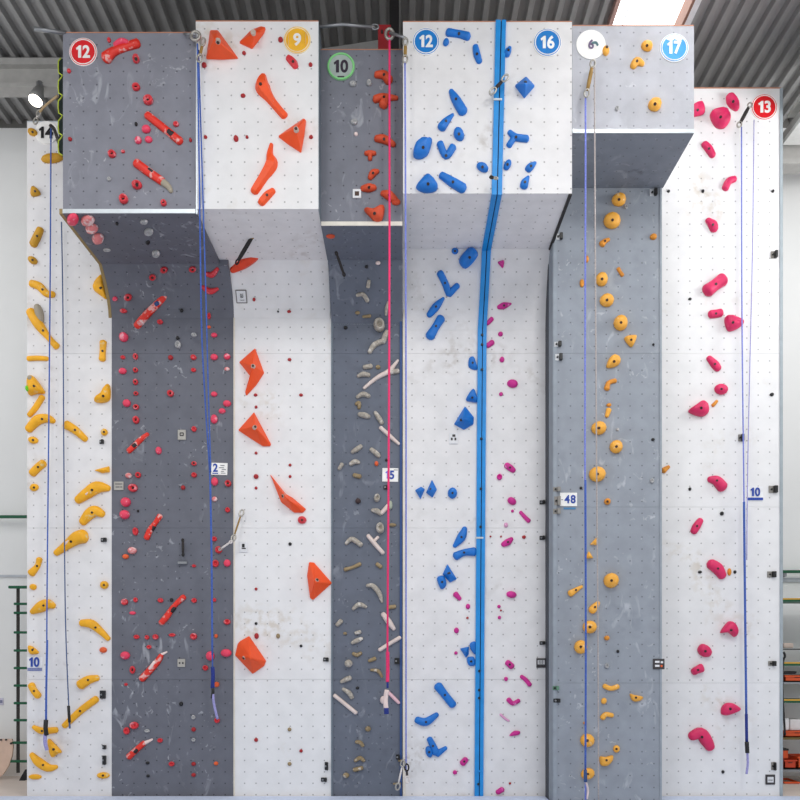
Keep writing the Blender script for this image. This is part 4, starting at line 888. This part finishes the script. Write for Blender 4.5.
rope([(197.5, 44, 9.0), (199, 150, 9.02), (200.5, 262, 9.25), (202, 340, 9.6), (206, 415, 9.9), (210, 480, 10.12), (211.5, 560, 10.35), (212.5, 669, 10.48)], .0095, RB, 'blue rope down the dark grey wall, strand ending in a thick tail',
     [('lower_rope', [(210.3, 484, 10.12), (211.6, 560, 10.33), (212.3, 655, 10.43)], .0125, RB), ('thick_tail', [(212.5, 667, 10.5), (213, 676, 10.48), (212.5, 688, 10.5)], .026, RNAVY), ('knot', [(212.5, 687, 10.5), (213, 692, 10.48), (212, 698, 10.5)], .02, BLACK), ('sling', [(213, 694, 10.48), (214, 704, 10.5), (217.5, 719, 10.54)], .017, RLIL)])
rope([(198.5, 50, 9.05), (203, 200, 9.1), (206, 300, 9.4), (208, 380, 9.75), (209.5, 430, 9.95), (210.8, 472, 10.08)], .0085, RB, 'second thinner blue strand beside the thick-tailed blue rope')
rope([(389.5,36,9.2),(389.5,225,9.2),(389,400,9.3),(388,560,9.6),(387.5,640,9.9),(387.3,680,10.0)], .0125, RPINK, 'bright pink rope hanging down the bone-white hold wall',
     [('thick_tail', [(387.6,652,9.95),(387.8,668,10.),(387.5,682,10.)], .022, RPINK), ('knot', [(387.5,679,10.),(387.6,688,10.)], .014, RNAVY), ('sling', [(387,690,10.),(385.5,700,10.02),(386.5,711,10.02)], .03, CREAMP), ('tip', [(386.3,708,10.),(386.5,714,10.)], .03, RNAVY)])
rope([(405,62,8.98),(405.5,193,9.0),(406,400,9.5),(406,600,10.1),(406,772,10.5)], .0095, RBP, 'periwinkle blue rope along the cream edge beside the white wall')
rope([(585.5,96,8.98),(585.5,180,9.0),(585,450,9.4),(585.8,640,9.7),(585.5,800,9.85)], .0105, RBP, 'blue rope down the pale grey wall from the 6 sign quickdraw',
     [('lower_rope', [(585.4,480,9.44),(585.8,640,9.68),(585.4,772,9.8)], .0125, RB), ('knot', [(585.3,770,9.8),(585.5,782,9.8)], .022, NAVY), ('tail', [(586,782,9.8),(588,790,9.85),(587,799,9.85)], .012, CREAMP)])
rope([(594.5,62,9.0),(595,200,9.02),(596.5,450,9.4),(598,640,9.7),(598.5,800,9.85)], .0085, RGREY, 'thin grey rope down the pale grey wall beside the blue one')
rope([(741.5,127,10.45),(742,320,10.5),(744,500,10.52),(745.5,650,10.5),(746.5,742,10.48)], .0095, RBP, 'blue rope on the pink-hold wall hanging from the quickdraw',
     [('lower_rope', [(744,502,10.5),(745,600,10.5),(746.3,716,10.48)], .016, RB), ('thick_tail', [(746.3,714,10.47),(746.7,742,10.47)], .02, RNAVY), ('knot', [(746.8,742,10.45),(747.3,753,10.45)], .028, BLACK), ('tail', [(747.3,752,10.46),(747.8,763,10.46),(746.5,774,10.46)], .016, RLIL)])
rope([(754,120,10.55),(752.5,250,10.56),(749.5,380,10.56),(747.5,480,10.55),(746.8,560,10.54)], .007, RLIL, 'thin lilac rope strand hanging below the red 13 sign')

CARAB = mat('carabiner', (176, 172, 164), .35, .6); GOLD = mat('gold_sling', (150, 118, 60), .7); SLB = mat('sling_black', (44, 40, 40), .8); SLW = mat('sling_white', (222, 214, 210), .8)
def quickdraw(a, b, sling, label, w=.018, ca=CARAB, cb=CARAB, rad=.045):
    A, Bp = P(*a), P(*b); ax = (Bp - A).normalized(); L = (Bp - A).length
    root = empty('quickdraw', Bp); tag(root, label, 'quickdraw', 'quickdraws')
    side = ax.cross(Vector((0, -1, 0))).normalized(); rl = min(rad, L * .22)
    child('carabiner', torus(bmesh.new(), A + ax * rl, rl, rl * .6, .011, ax, side), ca, root, True)
    child('carabiner', torus(bmesh.new(), Bp - ax * rl, rl, rl * .6, .011, ax, side), cb, root, True)
    s0, s1 = A + ax * rl * 1.7, Bp - ax * rl * 1.7
    bm = bmesh.new(); tube(bm, [s0, s0.lerp(s1, .3), s0.lerp(s1, .7), s1], [w * .8, w, w, w * .8], 8, True, .5)
    child('sling', bm, sling, root, True)
    return root
quickdraw((254, 234, 9.75), (236, 264, 9.95), SLB, 'black and gold quickdraw hanging from the white overhang signed 9', .028, GOLD, SLB, .03)
quickdraw((242.5,510,10.6),(232.5,541,10.5), GOLD, 'tan quickdraw at the border of dark wall and orange volumes', .012)
quickdraw((232, 541, 10.5), (219, 550, 10.55), SLW, 'pale sling end pointing down beside the tan quickdraw', .014, SLW, CARAB, .022)
quickdraw((336, 252, 9.8), (344.5, 276, 10.0), SLB, 'black quickdraw under the narrow grey overhang', .018, SLB, SLB, .02)
quickdraw((182.8, 539, 10.6), (183, 556, 10.6), SLB, 'dark short quickdraw on the dark grey wall', .018, SLB, BLACK, .018)
f = Frame('red', 183, 563)
o = obj('steel_plate', box(bmesh.new(), (-.062, -.016, .0), (.062, .016, .04), .004), STEEL); o.matrix_world = f.m
tag(o, 'flat steel plate just below the dark short quickdraw', 'plate')
quickdraw((508,75,8.98),(490,94,9.0), SLB, 'black quickdraw crossing the upper blue strip', .02)
quickdraw((593.5,60,8.98),(586,97,8.96), GOLD, 'long gold quickdraw below the white 6 sign', .022)
quickdraw((751,103,10.5),(738,127,10.4), SLB, 'silver and black quickdraw beside the red 13 sign', .024)
quickdraw((203.5,38,9.0),(199,62,8.99), GOLD, 'gold quickdraw at the corner beside the white block signed 9', .018)
quickdraw((405.5,38,9.0),(405,63,8.98), GOLD, 'gold quickdraw beside the blue 12 sign', .02)
quickdraw((403.5,760,10.4),(397,790,10.4), SLW, 'white sling with carabiner at the foot of the slate wall', .012)
quickdraw((406.5,764,10.45),(407.5,783,10.45), SLB, 'dark quickdraw at the foot of the cream edge', .014, SLB, SLW)
quickdraw((40,110,10.4),(34.5,124,10.4), SLW, 'white carabiner sling hanging beside the white 14 sign', .016)
quickdraw((490,177,9.0),(497.5,178.5,8.98), SLB, 'small dark quickdraw low on the blue strip, above the overhang', .014, SLB)
for px, py, lane, lab in ((397, 783.5, 'bone', 'tan peg at the foot of the slate wall'), (402, 760.5, 'bone', 'tan peg above the white sling')):
    f = Frame(lane, px, py); bm = bmesh.new(); tube(bm, [(-.05, 0, .03), (.0, .004, .035), (.05, .006, .03)], .014)
    o = obj('wooden_peg', bm, BONED, None, True); o.matrix_world = f.m; tag(o, lab, 'peg')

# ------------------------------------------------------------------ things along the top of the wall
def simple(name, bm, m, loc, label, cat, group=None, smooth=False):
    o = obj(name, bm, m, None, smooth); place(o, loc); return tag(o, label, cat, group)
simple('steel_tube', tube(bmesh.new(), [P(34, 29, 9.0), P(50, 31, 9.06), P(67, 33.2, 9.14)], .022), STEEL, P(67, 33, 9.14), 'grey steel tube sticking out from the top of the dark block', 'tube', None, True)
pipe = empty('guide_pipe', P(377, 30, 9.3)); tag(pipe, 'thin bent steel pipe above the green 10 sign', 'pipe')
child('tube', tube(bmesh.new(), [P(318.5, 27, 9.2), P(343, 24.5, 9.2), P(375, 27.5, 9.25)], .018), STEEL, pipe, True)
child('end_eye', torus(bmesh.new(), P(375, 27, 9.25), .04, .03, .01, Vector((1, 0, 0)), Vector((0, 0, 1))), STEEL, pipe, True)
br = empty('red_bracket', P(384, 50, 9.45)); tag(br, 'red steel bracket on top of the narrow grey block', 'bracket')
child('plate', box(bmesh.new(), tuple(P(378, 50, 9.45)), tuple(P(391, 27.5, 9.5)), .006), mat('bracket_red', (150, 22, 30), .5), br)
child('bolt', box(bmesh.new(), tuple(P(381, 33, 9.44)), tuple(P(383, 31, 9.46))), BLACK, br)
arm = empty('pulley_arm', P(390, 36, 9.2)); tag(arm, 'steel pulley arm carrying the pink rope', 'pulley')
child('arm', tube(bmesh.new(), [P(390, 33, 9.2), P(397, 35, 9.15), P(405, 38, 9.05)], .016), STEEL, arm, True)
child('pulley', torus(bmesh.new(), P(389.5, 34, 9.2), .045, .06, .018, Vector((1, 0, 0)), Vector((0, 0, 1))), CARAB, arm, True)
pl = empty('corner_pulley', P(196, 42, 9.05)); tag(pl, 'small steel pulley at the corner of the dark block', 'pulley')
child('pulley', torus(bmesh.new(), P(195.5, 36, 9.05), .05, .05, .018, Vector((1, 0, 0)), Vector((0, 0, 1))), CARAB, pl, True)
child('bracket', tube(bmesh.new(), [P(184, 34, 9.09), P(190, 34, 9.06), P(196, 34.5, 9.05)], .014), STEEL, pl, True)
simple('steel_post', box(bmesh.new(), (X(389.5, 9.9), 9.88, 9.0), (X(399, 9.9), 9.98, 10.2)), BLACK, (X(394, 9.9), 9.93, 9.0), 'black steel post rising behind the red bracket', 'post')
ib = empty('steel_beam', (X(350, 9.9), 10.0, Z(50, 9.9))); tag(ib, 'grey sloping steel beam behind the narrow grey block', 'beam')
bm = bmesh.new(); prism_pts = [P(319, 49, 9.9), P(319, 56, 9.9), P(384, 56, 9.9), P(384, 39, 9.9)]
vs = [bm.verts.new(p) for p in prism_pts] + [bm.verts.new(p + Vector((0, .1, 0))) for p in prism_pts]
for q in ((0, 1, 2, 3), (7, 6, 5, 4), (0, 4, 5, 1), (1, 5, 6, 2), (2, 6, 7, 3), (3, 7, 4, 0)): bm.faces.new([vs[i] for i in q])
child('web', bm, GALV, ib)
# laced net on the free side of the dark block
net = empty('safety_net', P(60, 152, 9.4)); tag(net, 'dark green net laced with yellow cord on the side of the dark block', 'net')
child('mesh', box(bmesh.new(), tuple(P(58.5, 152, 9.35)), (-3.87, 9.45, Z(58, 9.35)), .01), mat('net_green', (26, 40, 36), .8), net)
pts = []
for i in range(5):
    y = 58 + i * 20; pts += [P(61, y, 9.3), P(58.4, y + 3, 9.3), P(58.2, y + 9, 9.32), P(58.8, y + 15, 9.3), P(62.6, y + 17.5, 9.26)]
child('lacing', tube(bmesh.new(), pts, .0075, 6), mat('lace_lime', (196, 212, 60), .6), net, True)
cd = simple('slack_cord', tube(bmesh.new(), [P(*q) for q in catmull([(57.5, 96, 9.5), (51, 101, 10.), (44, 107, 10.3), (40, 112, 10.4)], 5)], .014), mat('cord_tan', (176, 150, 110), .8), P(57.5, 96, 9.5), 'tan cord running from the net to the white carabiner sling', 'cord', None, True)
simple('black_strap', tube(bmesh.new(), [P(*q) for q in catmull([(50,125,10.4),(54,129,10.3),(57,137,10.0),(60,146,9.6)], 5)], .022, 8, True, .4), SLB, P(50, 125, 10.4), 'black strap curving over the white 14 sign', 'strap', None, True)

# ------------------------------------------------------------------ hall: floor, back wall, ceiling, beams
HC = ZC + 8.2; WY = 12.45
def plain(name, bm, m): return struct(obj(name, bm, m))
plain('floor', box(bmesh.new(), (-12, 4, -.2), (12, WY + .3, 0)), mat('floor_concrete', (222, 208, 198), .6, var=.06, scale=2))
plain('wall_back', box(bmesh.new(), (-12, WY, 0), (12, WY + .25, Z(128, WY))), mat('wall_white', (238, 238, 236), .8, var=.015, scale=2))
plain('wall_upper', box(bmesh.new(), (-12, WY + .02, Z(128, WY)), (12, WY + .2, HC + .4)), mat('wall_dark_band', (112, 110, 106), .7))
plain('trim_1', box(bmesh.new(), (-12, WY - .03, Z(577, WY)), (-4.9, WY, Z(575, WY))), mat('ledge_grey', (190, 194, 200), .6))
plain('trim_2', box(bmesh.new(), (5.1, WY - .03, Z(582, WY)), (12, WY, Z(578, WY))), mat('ledge_grey', (190, 194, 200), .6))
def corrugated(x0, x1, y0, y1, pitch=.19, dep=.075):
    bm = bmesh.new(); n = int(round((x1 - x0) / pitch)); p = (x1 - x0) / n; prof = []
    for i in range(n):
        x = x0 + i * p; prof += [(x, 0), (x + p * .30, 0), (x + p * .42, dep), (x + p * .86, dep), (x + p * .98, 0)]
    prof.append((x1, 0))
    A = [bm.verts.new((x, y0, HC + z)) for x, z in prof]; Bq = [bm.verts.new((x, y1, HC + z)) for x, z in prof]
    for k in range(len(prof) - 1): bm.faces.new((A[k], Bq[k], Bq[k + 1], A[k + 1]))
    return bm
CEIL = mat('ceiling_sheet', (158, 157, 156), .5, .25, var=.1, scale=1.5)
SX0, SX1 = 2.78, 3.68
plain('ceiling', corrugated(-12, SX0, 5.0, WY + .2), CEIL)
plain('ceiling_2', corrugated(SX1 + .12, 12, 5.0, WY + .2), CEIL)
plain('ceiling_3', corrugated(SX0, SX1 + .12, 11.0, WY + .2), CEIL)
sk = empty('window_1', (SX0, 8., HC)); sk['kind'] = 'structure'
def sk_child(n, bm, m):
    o = child(n, bm, m, sk); return o
sk_child('frame', box(bmesh.new(), (SX0 - .05, 5, HC - .03), (SX0, 11, HC + .25)), mat('frame_pinkish', (196, 160, 150), .6))
sk_child('frame', box(bmesh.new(), (SX1, 5, HC - .03), (SX1 + .035, 11, HC + .25)), mat('frame_brown', (150, 108, 90), .6))
sk_child('frame', box(bmesh.new(), (SX1 + .035, 5, HC - .02), (SX1 + .12, 11, HC + .2)), WHITEPAINT)
sk_child('bar', box(bmesh.new(), (2.98, 5, HC + .18), (2.99, 11, HC + .2)), STEEL)
gm = bpy.data.materials.new('skylight_glass'); gm.use_nodes = True
gb = gm.node_tree.nodes['Principled BSDF']; gb.inputs['Transmission Weight'].default_value = 1; gb.inputs['Roughness'].default_value = .05; gb.inputs['IOR'].default_value = 1.02
gb.inputs['Emission Color'].default_value = (1, 1, 1, 1); gb.inputs['Emission Strength'].default_value = 1.6
sk_child('pane', box(bmesh.new(), (SX0, 5, HC + .2), (SX1, 11, HC + .21)), gm)
def ibeam(name, y, z0, z1, x0, x1, label, m):
    o = empty(name, (x0, y, z0)); tag(o, label, 'beam')
    child('web', box(bmesh.new(), (x0, y + .05, z0 + .04), (x1, y + .09, z1 - .04)), m, o)
    child('flange', box(bmesh.new(), (x0, y - .04, z0), (x1, y + .18, z0 + .05)), m, o)
    child('flange', box(bmesh.new(), (x0, y - .04, z1 - .09), (x1, y + .18, z1)), m, o)
    return o
BEAM = mat('beam_grey', (176, 174, 170), .55, .1)
ibeam('roof_beam', 11.1, Z(88.5, 11.1), HC - .01, -12, 2.7, 'long grey steel roof beam crossing behind the climbing wall', BEAM)
# girder along the hall at the far side
g = empty('roof_girder', (5.5, 11, ZC + 7.0)); tag(g, 'pale grey girder running along the roof beyond the 13 sign', 'beam')
child('web', box(bmesh.new(), (5.58, 4, ZC + 7.08), (5.62, 11.15, ZC + 8.15)), BEAM, g)
PALEB = mat('beam_pale', (222, 222, 218), .5)
child('flange', box(bmesh.new(), (5.33, 4, ZC + 7.04), (5.9, 11.15, ZC + 7.1)), PALEB, g)
child('flange', box(bmesh.new(), (5.4, 4, ZC + 7.42), (5.58, 11.15, ZC + 7.47)), PALEB, g)
child('lip', box(bmesh.new(), (5.33, 4, ZC + 7.1), (5.345, 11.15, ZC + 7.2)), BEAM, g)
eb = empty('edge_beam', (5.3, 11.4, Z(165, 11.4))); tag(eb, 'grey wall beam with teal top edge beyond the pink-hold wall', 'beam')
child('web', box(bmesh.new(), (5.2, 11.4, Z(160, 11.4)), (9, 11.5, Z(141, 11.4)), .01), BEAM, eb)
child('flange', box(bmesh.new(), (5.2, 11.36, Z(143, 11.4)), (9, 11.6, Z(140.5, 11.4))), mat('beam_teal', (136, 170, 172), .5), eb)
child('flange', box(bmesh.new(), (5.2, 11.34, Z(166, 11.4)), (9, 11.6, Z(160, 11.4))), BEAM, eb)
# flood lamp under the roof beam
lp = empty('floodlight', P(38, 88, 10.95)); tag(lp, 'lit round floodlight hanging under the roof beam', 'lamp')
child('bracket', tube(bmesh.new(), [P(40, 84, 11.1), P(40, 92, 11.0)], .05), STEEL, lp)
c = P(35.5, 100.5, 10.95); ax = Vector((-.12, -.32, -.94)).normalized()
child('housing', tube(bmesh.new(), [c - ax * -.02 - ax * .26, c - ax * .1, c], [.05, .085, .1], 20), GALV, lp, True)
child('lens', tube(bmesh.new(), [c, c + ax * .015], [.088, .084], 20), mat('lamp_lens', (255, 246, 226), .4, emit=9), lp)

# ------------------------------------------------------------------ either side of the climbing wall
GREEN = mat('rail_green', (8, 92, 58), .5)
LD = 12.1
lad = empty('wall_ladder', P(17.5, 797, LD)); lad.location.z = 0; tag(lad, 'dark wall ladder with green rungs beside the yellow-hold panel', 'ladder')
child('upright', box(bmesh.new(), (X(16.3, LD), LD, .1), (X(18.6, LD), LD + .04, Z(588, LD))), mat('ladder_dark', (44, 38, 34), .6), lad)
for y in (604, 613, 632.5, 650.5, 668, 685.5, 703, 720, 742.5, 761):
    x0 = 15 if y < 730 else 11.5
    child('rung', box(bmesh.new(), (X(x0, LD), LD - .05, Z(y + 1.2, LD)), (X(34, LD), LD - .005, Z(y - 1.2, LD)), .006), GREEN, lad)
child('top_rail', box(bmesh.new(), (X(10, LD), LD - .06, Z(588.7, LD)), (X(34, LD), LD, Z(586, LD)), .006), GREEN, lad)
child('foot', prism(bmesh.new(), [(LD - .1, .0), (LD + .1, .0), (LD + .1, .14)], X(22, LD), X(28, LD)), BLACK, lad)
def rail(px0, px1, py, d, m, label, th=1.4):
    r = empty('wall_rail', P((px0 + px1) / 2, py, d)); tag(r, label, 'rail')
    child('bar', box(bmesh.new(), (X(px0, d), d, Z(py + th, d)), (X(px1, d), d + .05, Z(py - th, d)), .006), m, r)
    child('bracket', box(bmesh.new(), (X(px0 + 3, d), d + .04, Z(py + 5, d)), (X(px0 + 5, d), WY, Z(py, d))), STEEL, r)
    return r
rail(-40, 34, 516.5, 12.3, GREEN, 'green wall rail higher than the ladder')
rail(783, 860, 571.5, 12.3, GREEN, 'green wall rail above the storage rack')
bo = empty('plywood_board', P(4, 779, 12.0)); bo.location.z = 0; tag(bo, 'rounded pale plywood board leaning by the ladder', 'board')
bm = bmesh.new(); pl_ = [(-30, 739), (12, 739), (13, 746), (12, 756), (8.5, 766), (3, 774.5), (-3, 779), (-30, 787)]
vs = [bm.verts.new(P(x, y, 12.05)) for x, y in pl_]; w2 = [bm.verts.new(v.co + Vector((0, .03, 0))) for v in vs]
bm.faces.new(vs); bm.faces.new(w2[::-1])
for i in range(len(vs)): bm.faces.new((vs[i], vs[(i + 1) % len(vs)], w2[(i + 1) % len(vs)], w2[i]))
child('panel', bm, mat('ply_pale', (226, 196, 176), .6, var=.05), bo)
for x in (1, 6, 11):
    bm = bmesh.new(); bmesh.ops.create_cone(bm, cap_ends=True, segments=8, radius1=.014, radius2=.014, depth=.02, matrix=Matrix.Translation(P(x, 739.8 if x < 11 else 743.5, 12.04)) @ Matrix.Rotation(math.pi / 2, 4, 'X'))
    child('screw', bm, BLACK, bo)
child('stand', box(bmesh.new(), (X(-20, 12.1), 12.06, 0), (X(-14, 12.1), 12.14, Z(745, 12.1))), PLYTAN, bo)
nt = empty('paper_notice', P(1, 701.5, WY - .01)); tag(nt, 'small pale notice on the white wall at the frame edge', 'notice')
child('sheet', box(bmesh.new(), tuple(P(-6, 705, WY - .01)), tuple(P(3.5, 698, WY - .004))), mat('paper_lilac', (208, 206, 222), .7), nt)
child('print', box(bmesh.new(), tuple(P(-1, 703, WY - .013)), tuple(P(2.5, 700, WY - .009))), mat('print_slate', (130, 132, 160), .7), nt)

# storage rack beyond the pink-hold wall
RD = 11.7
rk = empty('storage_rack', (X(790, RD), RD, 0)); tag(rk, 'tall green metal storage rack past the edge of the pink-hold wall', 'rack')
GREEND = mat('rack_dark_green', (18, 66, 46), .5); YTOP = mat('rack_yellow', (214, 166, 60), .5)
rx0, rx1 = X(780, RD), X(860, RD)
for px, d in ((781.5, RD), (858, RD), (786, RD + .5), (850, RD + .5)):
    child('post', box(bmesh.new(), (X(px, RD) - .02, d, 0), (X(px, RD) + .02, d + .05, Z(606, RD))), GREEND, rk)
for y, th, m in ((600, 1.6, GREEN), (649, .8, DARK), (664, 1.8, GREEN), (682.6, 1.2, STEEL), (701, 1.8, GREEN), (738, 1.6, mat('rack_bronze', (110, 90, 40), .5)), (770, 1.4, STEEL), (792, 1.5, STEEL)):
    s = child('shelf', box(bmesh.new(), (rx0, RD - .02, Z(y + th, RD)), (rx1, RD + .5, Z(y - th * .4, RD))), m, rk)
    if m is GREEN:
        e = obj('shelf_lip', box(bmesh.new(), (rx0, RD - .03, Z(y - th * .2, RD)), (rx1, RD - .015, Z(y - th * 1.1, RD))), YTOP, s); e.data.transform(Matrix.Translation(-rk.location))
CRATE = mat('crate_orange', (226, 88, 34), .5)
def crate(x0, x1, yb, yt, label, m=CRATE, d0=RD + .02, dep=.36):
    a, b = X(x0, RD), X(x1, RD); z0, z1 = Z(yb, RD), Z(yt, RD)
    r = empty('storage_crate', ((a + b) / 2, d0 + dep / 2, z0)); tag(r, label, 'crate', 'orange crates on the storage rack')
    t = .012
    bm = bmesh.new()
    for A, Bq in (((a, d0, z0), (b, d0 + dep, z0 + t)), ((a, d0, z0), (b, d0 + t, z1)), ((a, d0 + dep - t, z0), (b, d0 + dep, z1)), ((a, d0, z0), (a + t, d0 + dep, z1)), ((b - t, d0, z0), (b, d0 + dep, z1))): box(bm, A, Bq)
    child('bin', bm, m, r)
    child('rim', box(bmesh.new(), (a - .01, d0 - .015, z1 - .02), (b + .01, d0, z1)), m, r)
    child('handle_slot', box(bmesh.new(), ((a * 2 + b) / 3, d0 - .004, z0 + (z1 - z0) * .6), ((a + 2 * b) / 3, d0 + .002, z0 + (z1 - z0) * .75)), mat('slot_rust', (120, 40, 20), .6), r)
    return r
crate(785.5, 815, 681.5, 675.5, 'wide orange crate on the rack, below the green shelf edge')
crate(785.5, 815, 743-6, 737-6, 'flat orange crate on the rack beside the white papers')
crate(785, 797, 768.5, 760, 'small orange crate on the lower rack shelf', mat('crate_red', (206, 64, 26), .5))
crate(798.5, 820, 768.5, 757, 'deep orange crate cut by the frame on the lower rack shelf')
crate(785, 800, 790.9, 782, 'lowest orange crate on the rack')
def goods(name, label, cat, x0, x1, yb, yt, m, m2=None):
    a, b = X(x0, RD), X(x1, RD); z0, z1 = Z(yb, RD), Z(yt, RD)
    r = empty(name, ((a + b) / 2, RD + .2, z0)); tag(r, label, cat)
    child('body', box(bmesh.new(), (a, RD + .1, z0), (b, RD + .3, z1), .008), m, r)
    if m2: child('lid', box(bmesh.new(), (a - .006, RD + .094, z1 - .02), (b + .006, RD + .306, z1 + .006)), m2, r)
goods('storage_tub', 'dark tub standing in the wide orange crate on the rack', 'tub', 788, 799.5, 674.5, 672, mat('tub_blue', (60, 56, 66), .5), BLACK)
goods('handbook', 'white upright folder on the rack shelf', 'folder', 784, 792.5, 731, 719, WHITEPAINT)
goods('paper_pack', 'white paper pack with red spot beside the white folder', 'papers', 793.5, 806, 731, 720, mat('paper_white', (232, 228, 226), .7), None)
goods('fabric_bag', 'pale peaked fabric bag on the upper rack shelf', 'bag', 787, 797, 648, 643, mat('bag_cream', (214, 196, 184), .8))
goods('toolbox', 'orange toolbox standing on the small orange crate', 'toolbox', 786, 791.5, 759.5, 750, CRATE, BLACK)
hk_ = simple('cable_coil', tube(bmesh.new(), [P(*q) for q in catmull([(783.5, 652, RD - .06), (785, 656, RD - .08), (783, 663, RD - .06), (782.5, 690, RD - .05), (785, 735, RD - .06)], 6)], .016), mat('cable_black', (42, 42, 44), .7), P(783.5, 652, RD - .06), 'black cable hanging down the rack post', 'cable', None, True)
mt = empty('landing_mat', (0, 8, 0)); tag(mt, 'light blue landing mat along the foot of the climbing wall', 'mat')
MB_ = mat('mat_blue', (206, 216, 236), .6, var=.03)
for xa, xb, ye in ((-8.0, 1.93, DB - .04), (1.93, 3.36, 10.18), (3.36, 8.0, DB - .04)):
    child('pad', box(bmesh.new(), (xa, 5.0, 0), (xb, ye, .02), .006), MB_, mt)
child('seam', box(bmesh.new(), (-4.9, 8.0, .018), (5.0, 8.02, .0215)), mat('mat_seam', (150, 160, 180), .6), mt)

# ------------------------------------------------------------------ light, sky, camera
w = bpy.data.worlds.new('World'); SC.world = w; w.use_nodes = True
bg = w.node_tree.nodes['Background']; bg.inputs[0].default_value = (.93, .96, 1.0, 1); bg.inputs[1].default_value = .76
def area(name, loc, target, sx, sy, power, col=(1, 1, 1)):
    l = bpy.data.lights.new(name, 'AREA'); l.shape = 'RECTANGLE'; l.size = sx; l.size_y = sy; l.energy = power; l.color = col
    o = bpy.data.objects.new(name, l); COL.objects.link(o); o.location = loc
    o.rotation_euler = (Vector(target) - Vector(loc)).to_track_quat('-Z', 'Y').to_euler(); return o
area('skylight_lamp', (3.6, 2.2, 11.5), (.2, 10, 5), 2.2, 3.2, 360, (1, .99, .97))
area('skylight_lamp', (-3.4, 2.4, 11.0), (-1.5, 10, 5), 2.2, 3.2, 200, (1, .99, .97))
area('skylight_lamp', (3.25, 8.6, 10.1), (3.3, 8.9, 5), .7, 2.6, 14)
area('fill_light', (-7.5, 8.5, 8.5), (-6.0, WY, 4.5), 2, 2, 60)  # added fill, no real fitting: lifts the back wall beyond the yellow-hold panel
area('fill_light', (7.5, 8.5, 8.0), (6.0, WY, 4), 2, 2, 50)  # matching added fill for the back wall past the pink-hold lane
area('fill_light', (8.2, 8.2, 7.4), (5.0, 8.8, 10.1), 1.0, 1.0, 150)  # invented uplight, added only to brighten the ceiling ribs above the pink lane
cam = bpy.data.cameras.new('Camera'); co = bpy.data.objects.new('Camera', cam); COL.objects.link(co)
co.location = (0, 0, ZC); co.rotation_euler = (math.pi / 2, 0, 0)
cam.sensor_width = 36; cam.lens = 36 * F / 800; cam.shift_y = (HY - 400) / 800; cam.clip_end = 200
SC.camera = co
SC.view_settings.view_transform = 'Standard'; SC.view_settings.look = 'None'; SC.view_settings.exposure = 0
